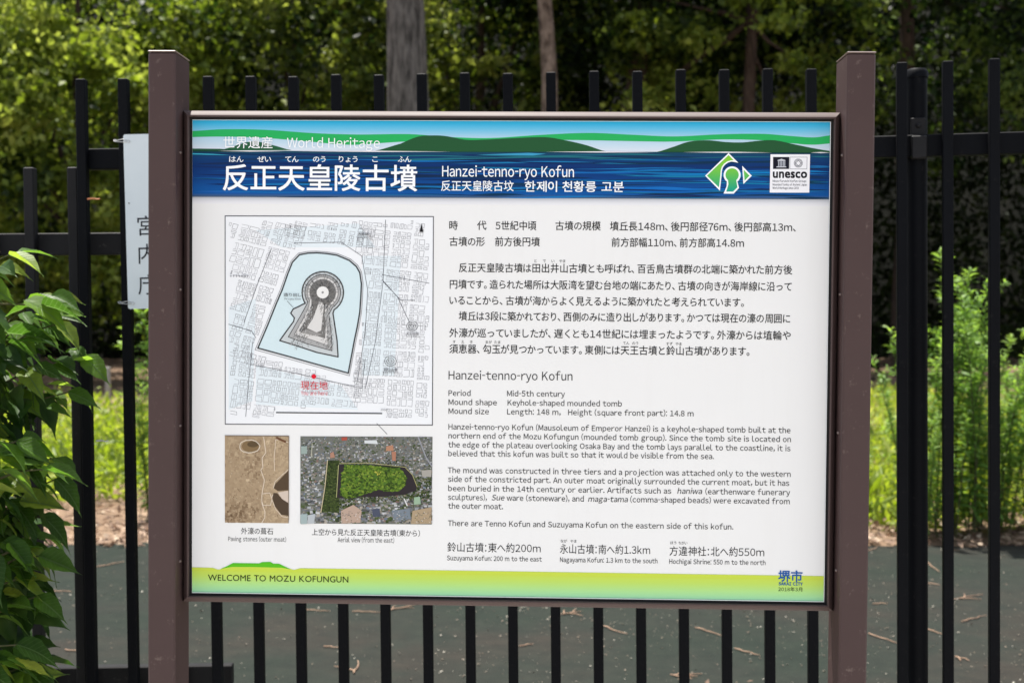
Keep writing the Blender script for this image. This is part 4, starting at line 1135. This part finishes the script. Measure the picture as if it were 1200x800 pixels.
# ---- bottom band
G1 = Print(0.0004)
def ytop(x): return 664.8 + (x-226)*0.0138
rowfill(G1, XL, XR, (666.5, 677.2), (693.8, 704.6), [(0, (196,214,78)), (0.3, (186,216,100)), (0.65, (172,220,142)), (1, (160,222,180))], 10, 0.0003)
top_edge = [(224.5,664.4),(249,664.9),(256,667.3),(262,665),(274,660.8),(326,661),(335,664.6),(344,667.4),(352,665.4),(975,674.5)]
G1.poly(top_edge + [(975,679),(600,673.6),(224.5,668)], (195,213,76), 0.0006)
G1.poly([(259,666),(266,663),(273,659.3),(303.5,659.8),(307,658.2),(317,658),(320,660),(327,660.2),(340,666.4),(330,664.8),(300,664),(272,663.8)], (88,186,32), 0.0008)
G1.text('WELCOME TO MOZU KOFUNGUN', (243.6,679.8), 408.8, 10.6, (42,52,22), 0.004, sans=False, d=0.0010, res=3)
G1.build('bottom_band', panel); G1 = Print(0.0004)
G1.text('堺市', (911.5,674.2), 940.6, 14.0, (24,86,160), 0.022, base='c', d=0.0010, res=3)
G1.build('printed_text', panel); G1 = Print(0.0004)
G1.text('SAKAI CITY', (912,685), 940.2, 4.9, (24,86,160), 0.03, d=0.0010)
G1.build('printed_text', panel); G1 = Print(0.0004)
G1.text('2018年3月', (911.5,689.6), 940.4, 5.6, (50,60,40), 0.004, base='c', d=0.0010)
G1.build('printed_text', panel)
# thin bare edge of the sheet
ED = Print(0.0006)
ED.line([(965.4,704.0),(225.6,693.6)], 0.9, (225,232,226), 0.0026)
ED.line([(973.2,143.2),(964.9,704.0)], 0.8, (228,230,232), 0.0026)
ED.line([(226.4,141.3),(973.2,143.2)], 0.6, (190,220,230), 0.0026)
ED.build('sheet_edge', panel)

# ================================================================ WHITE PLATE TIED TO THE FENCE
plate = thing('name_plate', 'white vertical plate with black lettering wired to the fence behind the left post', 'sign', (-0.9195, 3.2585, 1.668), (0, rad(-1.15), rad(-1.2)))
mb = MB(); mb.box(-0.062, 0.062, -0.001, 0.001, -0.221, 0.221, 0.0008)
def plate_mesh():
    w, h, r, t = 0.062, 0.221, 0.005, 0.001
    out = []
    for cx, cz, a0 in ((w-r, h-r, 0), (-w+r, h-r, 90), (-w+r, -h+r, 180), (w-r, -h+r, 270)):
        for k in range(5):
            a = rad(a0+90*k/4); out.append((cx+r*math.cos(a), cz+r*math.sin(a)))
    n_ = len(out); v = [(x, -t, z) for x, z in out] + [(x, t, z) for x, z in out]
    m_ = MB(); m_.add(v, [tuple(range(n_-1, -1, -1)), tuple(range(n_, 2*n_))] + [(i, (i+1) % n_, n_+(i+1) % n_, n_+i) for i in range(n_)])
    return m_.mesh('plate')
obj('plate_sheet', plate_mesh(), M['white'], plate)
for ch, z in (('宮', -0.0105), ('内', -0.082), ('庁', -0.160)):
    V, F, bx_, _ = glyph(ch, 0.006, True, 4); s_ = 0.055
    mid = ((V[:,0].min()+V[:,0].max())/2, (V[:,1].min()+V[:,1].max())/2)
    me = bpy.data.meshes.new('character')
    me.from_pydata([((x-mid[0])*s_*1.0, -0.0016, (y-mid[1])*s_) for x, y in V.tolist()], [], F.tolist())
    a = me.color_attributes.new('Col', 'FLOAT_COLOR', 'POINT'); a.data.foreach_set('color', np.tile(np.array(lin((40,42,48)), dtype=np.float32), len(V)))
    obj('character', me, M['print'], plate, (-0.009, 0, z))
for z in (0.205, -0.205):
    mb = MB(); mb.tube([(-0.052, -0.001, z), (-0.062, -0.004, z+0.004), (-0.078, -0.004, z+0.001), (-0.085, 0.004, z+0.004), (-0.08, 0.016, z)], 0.0011, 6)
    mb.tube([(-0.052, -0.001, z-0.003), (-0.066, -0.005, z-0.003), (-0.085, -0.003, z-0.001), (-0.088, 0.002, z+0.003)], 0.0011, 6)
    mb.tube([(-0.05, -0.0013, z+0.002), (-0.044, -0.003, z-0.002), (-0.049, -0.0022, z-0.006)], 0.001, 6)
    obj('tie_wire', mb.mesh('tie_wire'), M['steel'], plate)
mb = MB(); mb.tube([(-0.052, -0.0012, 0.047), (-0.052, -0.0024, 0.047)], 0.0016, 8)
obj('rivet', mb.mesh('rivet'), M['gasket'], plate)

# ================================================================ FOREGROUND SHRUB AT THE LEFT
def shrub_leaf(seed, bend, fold):
    """pointed ovate leaf of length 1 along +X, with midrib, fold, wavy toothed rim"""
    g = random.Random(seed)
    ns = 9; V = []; F = []
    for i in range(ns+1):
        t = i/ns
        w = 0.30*math.sin(math.pi*min(1, t*1.06)**0.72)**0.9 * (1-0.25*t) if 0 < i < ns else 0.012
        if t > 0.72: w *= max(0.05, (1-t)/0.28)**0.75
        zc = -bend*t*t; tooth = 1 + 0.05*(-1)**i
        for s in (-1, -0.5, 0, 0.5, 1):
            V.append((t - 0.03*abs(s), s*w*tooth, zc + fold*abs(s)*w*(1.0) + (0.012*math.sin(t*19+s*2+seed) if abs(s) == 1 else 0) - (0.01 if s == 0 else 0)))
    for i in range(ns):
        for k in range(4):
            a = i*5+k; F.append((a, a+1, a+6, a+5))
    me = bpy.data.meshes.new('leaf'); me.from_pydata(V, [], F)
    me.polygons.foreach_set('use_smooth', [True]*len(F)); me.update()
    at = me.attributes.new('rnd', 'FLOAT', 'POINT'); v0 = g.uniform(0.2, 0.8)
    at.data.foreach_set('value', [v0]*len(V))
    return me
def shrub_mat():
    m, nt, bs, out = new_mat('shrub_leaf')
    tc = nt.nodes.new('ShaderNodeTexCoord'); oi = nt.nodes.new('ShaderNodeObjectInfo')
    sep = nt.nodes.new('ShaderNodeSeparateXYZ'); nt.links.new(tc.outputs['Object'], sep.inputs[0])
    ab = nt.nodes.new('ShaderNodeMath'); ab.operation = 'ABSOLUTE'; nt.links.new(sep.outputs['Y'], ab.inputs[0])
    # side veins: stripes of x - 0.8|y|, fading; midrib near y = 0
    mu = nt.nodes.new('ShaderNodeMath'); mu.operation = 'MULTIPLY_ADD'; mu.inputs[1].default_value = -0.8
    nt.links.new(ab.outputs[0], mu.inputs[0]); nt.links.new(sep.outputs['X'], mu.inputs[2])
    sn = nt.nodes.new('ShaderNodeMath'); sn.operation = 'MULTIPLY'; sn.inputs[1].default_value = 62; nt.links.new(mu.outputs[0], sn.inputs[0])
    s2 = nt.nodes.new('ShaderNodeMath'); s2.operation = 'SINE'; nt.links.new(sn.outputs[0], s2.inputs[0])
    vr = ramp(nt, [(0.90, (0, 0, 0)), (1.0, (1, 1, 1))], s2.outputs[0])
    mr = ramp(nt, [(0.0, (1, 1, 1)), (0.014, (0.6, 0.6, 0.6)), (0.02, (0, 0, 0))], ab.outputs[0])
    mxv = nt.nodes.new('ShaderNodeMath'); mxv.operation = 'MAXIMUM'; nt.links.new(mr.outputs[0], mxv.inputs[0])
    hv = nt.nodes.new('ShaderNodeMath'); hv.operation = 'MULTIPLY'; hv.inputs[1].default_value = 0.55; nt.links.new(vr.outputs[0], hv.inputs[0])
    nt.links.new(hv.outputs[0], mxv.inputs[1])
    base = ramp(nt, [(0.0, (0.020, 0.050, 0.009)), (0.5, (0.044, 0.098, 0.015)), (0.8, (0.090, 0.160, 0.026)), (1.0, (0.17, 0.21, 0.04))], oi.outputs['Random'])
    n1 = noise(nt, 5, 4); nr = ramp(nt, [(0.3, (0.8, 0.8, 0.8)), (0.7, (1.2, 1.2, 1.15))], n1.outputs[0])
    mm = nt.nodes.new('ShaderNodeMix'); mm.data_type = 'RGBA'; mm.blend_type = 'MULTIPLY'; mm.inputs[0].default_value = 1
    nt.links.new(base.outputs[0], mm.inputs['A']); nt.links.new(nr.outputs[0], mm.inputs['B'])
    mx = nt.nodes.new('ShaderNodeMix'); mx.data_type = 'RGBA'; nt.links.new(mxv.outputs[0], mx.inputs[0])
    nt.links.new(mm.outputs['Result'], mx.inputs['A']); mx.inputs['B'].default_value = (0.07, 0.12, 0.04, 1)
    nt.links.new(mx.outputs['Result'], bs.inputs['Base Color'])
    bs.inputs['Roughness'].default_value = 0.42; bs.inputs['Specular IOR Level'].default_value = 0.14
    bump(nt, bs, mxv.outputs[0], 0.35, 0.01)
    tr = nt.nodes.new('ShaderNodeBsdfTranslucent'); hs = nt.nodes.new('ShaderNodeHueSaturation'); hs.inputs['Hue'].default_value = 0.485; hs.inputs['Saturation'].default_value = 1.1; hs.inputs['Value'].default_value = 3.2
    nt.links.new(mx.outputs['Result'], hs.inputs['Color']); nt.links.new(hs.outputs[0], tr.inputs[0])
    ms = nt.nodes.new('ShaderNodeMixShader'); ms.inputs[0].default_value = 0.42
    nt.links.new(bs.outputs[0], ms.inputs[1]); nt.links.new(tr.outputs[0], ms.inputs[2]); nt.links.new(ms.outputs[0], out.inputs[0])
    return m
M['shrub'] = shrub_mat()
M['shrub_in'] = leaf_mat('shrub_shaded_leaf', [(0.2, (0.012, 0.034, 0.006)), (0.5, (0.026, 0.062, 0.010)), (0.9, (0.055, 0.10, 0.02))], 0.3, spec=0.15, patch=9, patch_amt=1.0)  # darker copy of the shrub leaf: shade inside the plant put into colour
LV = [shrub_leaf(i, b, f) for i, (b, f) in enumerate(((0.12, 0.35), (0.28, 0.25), (0.4, 0.45), (0.2, 0.6), (0.5, 0.3)))]
for me in LV: me.materials.append(M['shrub'])
shrub = thing('leafy_shrub', 'leafy green shrub with pointed drooping leaves at the left edge, in front of the fence', 'shrub', (-1.36, 2.9, 0))
g = random.Random(31)
sb = MB()
def leaf_at(p, yaw, pitch, roll, L, w=1.0):
    M4 = Matrix.Translation(p) @ Matrix.Rotation(yaw, 4, 'Z') @ Matrix.Rotation(pitch, 4, 'Y') @ Matrix.Rotation(roll, 4, 'X') @ Matrix.Diagonal((L, L*w, L, 1))
    o = obj('leaf', LV[g.randrange(5)], None, shrub); o.matrix_local = M4
NB = 27
for k in range(NB):
    z1 = 0.32 + 1.31*(k+0.5)/NB + g.uniform(-0.03, 0.03)
    # reach (world x of the branch tip) by height, follows the plant's outline
    reach = float(np.interp(z1, [0.3, 0.6, 0.85, 1.0, 1.2, 1.38, 1.46, 1.60], [-1.05, -1.06, -1.04, -1.05, -1.03, -1.03, -1.07, -1.14])) + 1.36 + g.uniform(-0.06, 0.02)
    yy = g.uniform(-0.16, 0.16)
    a = Vector((g.uniform(-0.12, 0.02), yy*0.3, max(0.05, z1-0.42))); b = Vector((reach*0.5, yy*0.8, z1-0.04)); c = Vector((reach, yy, z1-0.06*g.random()))
    pts = [a.lerp(b, t).lerp(b.lerp(c, t), t) for t in (0, 0.17, 0.33, 0.5, 0.67, 0.83, 1)]
    sb.tube(pts, [0.0055, 0.005, 0.0045, 0.004, 0.0032, 0.0025, 0.0016], 6)
    nl = 10
    for j in range(nl):
        t = 0.46 + 0.54*(j+0.6*g.random())/nl
        p = a.lerp(b, t).lerp(b.lerp(c, t), t)
        d = (c-a).normalized()
        yaw = (1 if j % 2 else -1)*g.uniform(0.1, 1.1) + g.uniform(-0.3, 0.3)
        if g.random() < 0.2: yaw += math.pi*0.8
        L = g.uniform(0.065, 0.118)*(1.0 if t < 0.85 else 0.85)
        p = p + Vector((0, g.uniform(-0.07, 0.07), g.uniform(-0.03, 0.03)))
        leaf_at(p, yaw, g.uniform(-0.15, 0.6), g.uniform(-0.35, 0.75), L, g.uniform(0.8, 1.05))
    leaf_at(c, g.uniform(-0.5, 0.3), g.uniform(0.1, 0.8), g.uniform(0.0, 0.9), g.uniform(0.08, 0.11))
# the two sprays that reach across the tall bar, and the low ones
for (p, yaw, pit, rol, L) in (((0.305,-0.02,1.455),-0.25,0.12,-0.5,0.13),((0.27,-0.03,1.465),-0.15,0.28,0.4,0.12),((0.23,-0.02,1.37),-0.2,0.35,-0.5,0.125),((0.22,0.0,0.985),-0.3,0.5,-0.3,0.12),((0.24,0,0.90),-0.2,0.15,0.3,0.11),((0.20,-0.02,0.665),-0.25,0.38,-0.6,0.14),((0.17,-0.04,0.645),-0.35,0.55,-0.5,0.14)):
    leaf_at(Vector(p), yaw, pit, rol, L)
sb.tube([(-0.1,0,1.45),(0.1,-0.02,1.46),(0.33,-0.02,1.455)], [0.004,0.003,0.0018], 6)
for k in range(6):
    x = g.uniform(-0.14, 0.0); sb.tube([(x, g.uniform(-.05,.05), -0.02), (x+g.uniform(-.04,.04), 0, 0.5), (x+g.uniform(-.06,.06), g.uniform(-.05,.05), 1.2)], [0.012, 0.009, 0.004], 7)
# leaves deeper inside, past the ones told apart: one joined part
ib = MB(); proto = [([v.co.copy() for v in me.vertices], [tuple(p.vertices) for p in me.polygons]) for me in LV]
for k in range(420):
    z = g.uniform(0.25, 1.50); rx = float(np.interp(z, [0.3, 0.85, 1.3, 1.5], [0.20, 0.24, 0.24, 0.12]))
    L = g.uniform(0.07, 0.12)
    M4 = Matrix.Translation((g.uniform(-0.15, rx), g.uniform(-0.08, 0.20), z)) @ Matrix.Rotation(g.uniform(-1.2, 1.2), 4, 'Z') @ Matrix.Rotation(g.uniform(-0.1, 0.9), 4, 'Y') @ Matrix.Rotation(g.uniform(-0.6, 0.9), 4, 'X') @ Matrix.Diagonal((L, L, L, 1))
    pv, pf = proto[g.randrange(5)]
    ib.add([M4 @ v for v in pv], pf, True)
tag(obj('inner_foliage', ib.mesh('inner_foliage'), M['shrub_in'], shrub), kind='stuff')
obj('stems', sb.mesh('stems'), M['stem'], shrub)
mb = MB(); mb.tube([(-0.12,-0.03,1.578),(0.0,-0.04,1.592),(0.1,-0.035,1.582),(0.215,-0.03,1.574)], [0.0014,0.0012,0.001,0.0007], 5)
mb.tube([(0.02,-0.04,1.592),(0.05,-0.05,1.568)], [0.001,0.0006], 5)
obj('dry_shoot', mb.mesh('dry_shoot'), M['litter'], shrub)
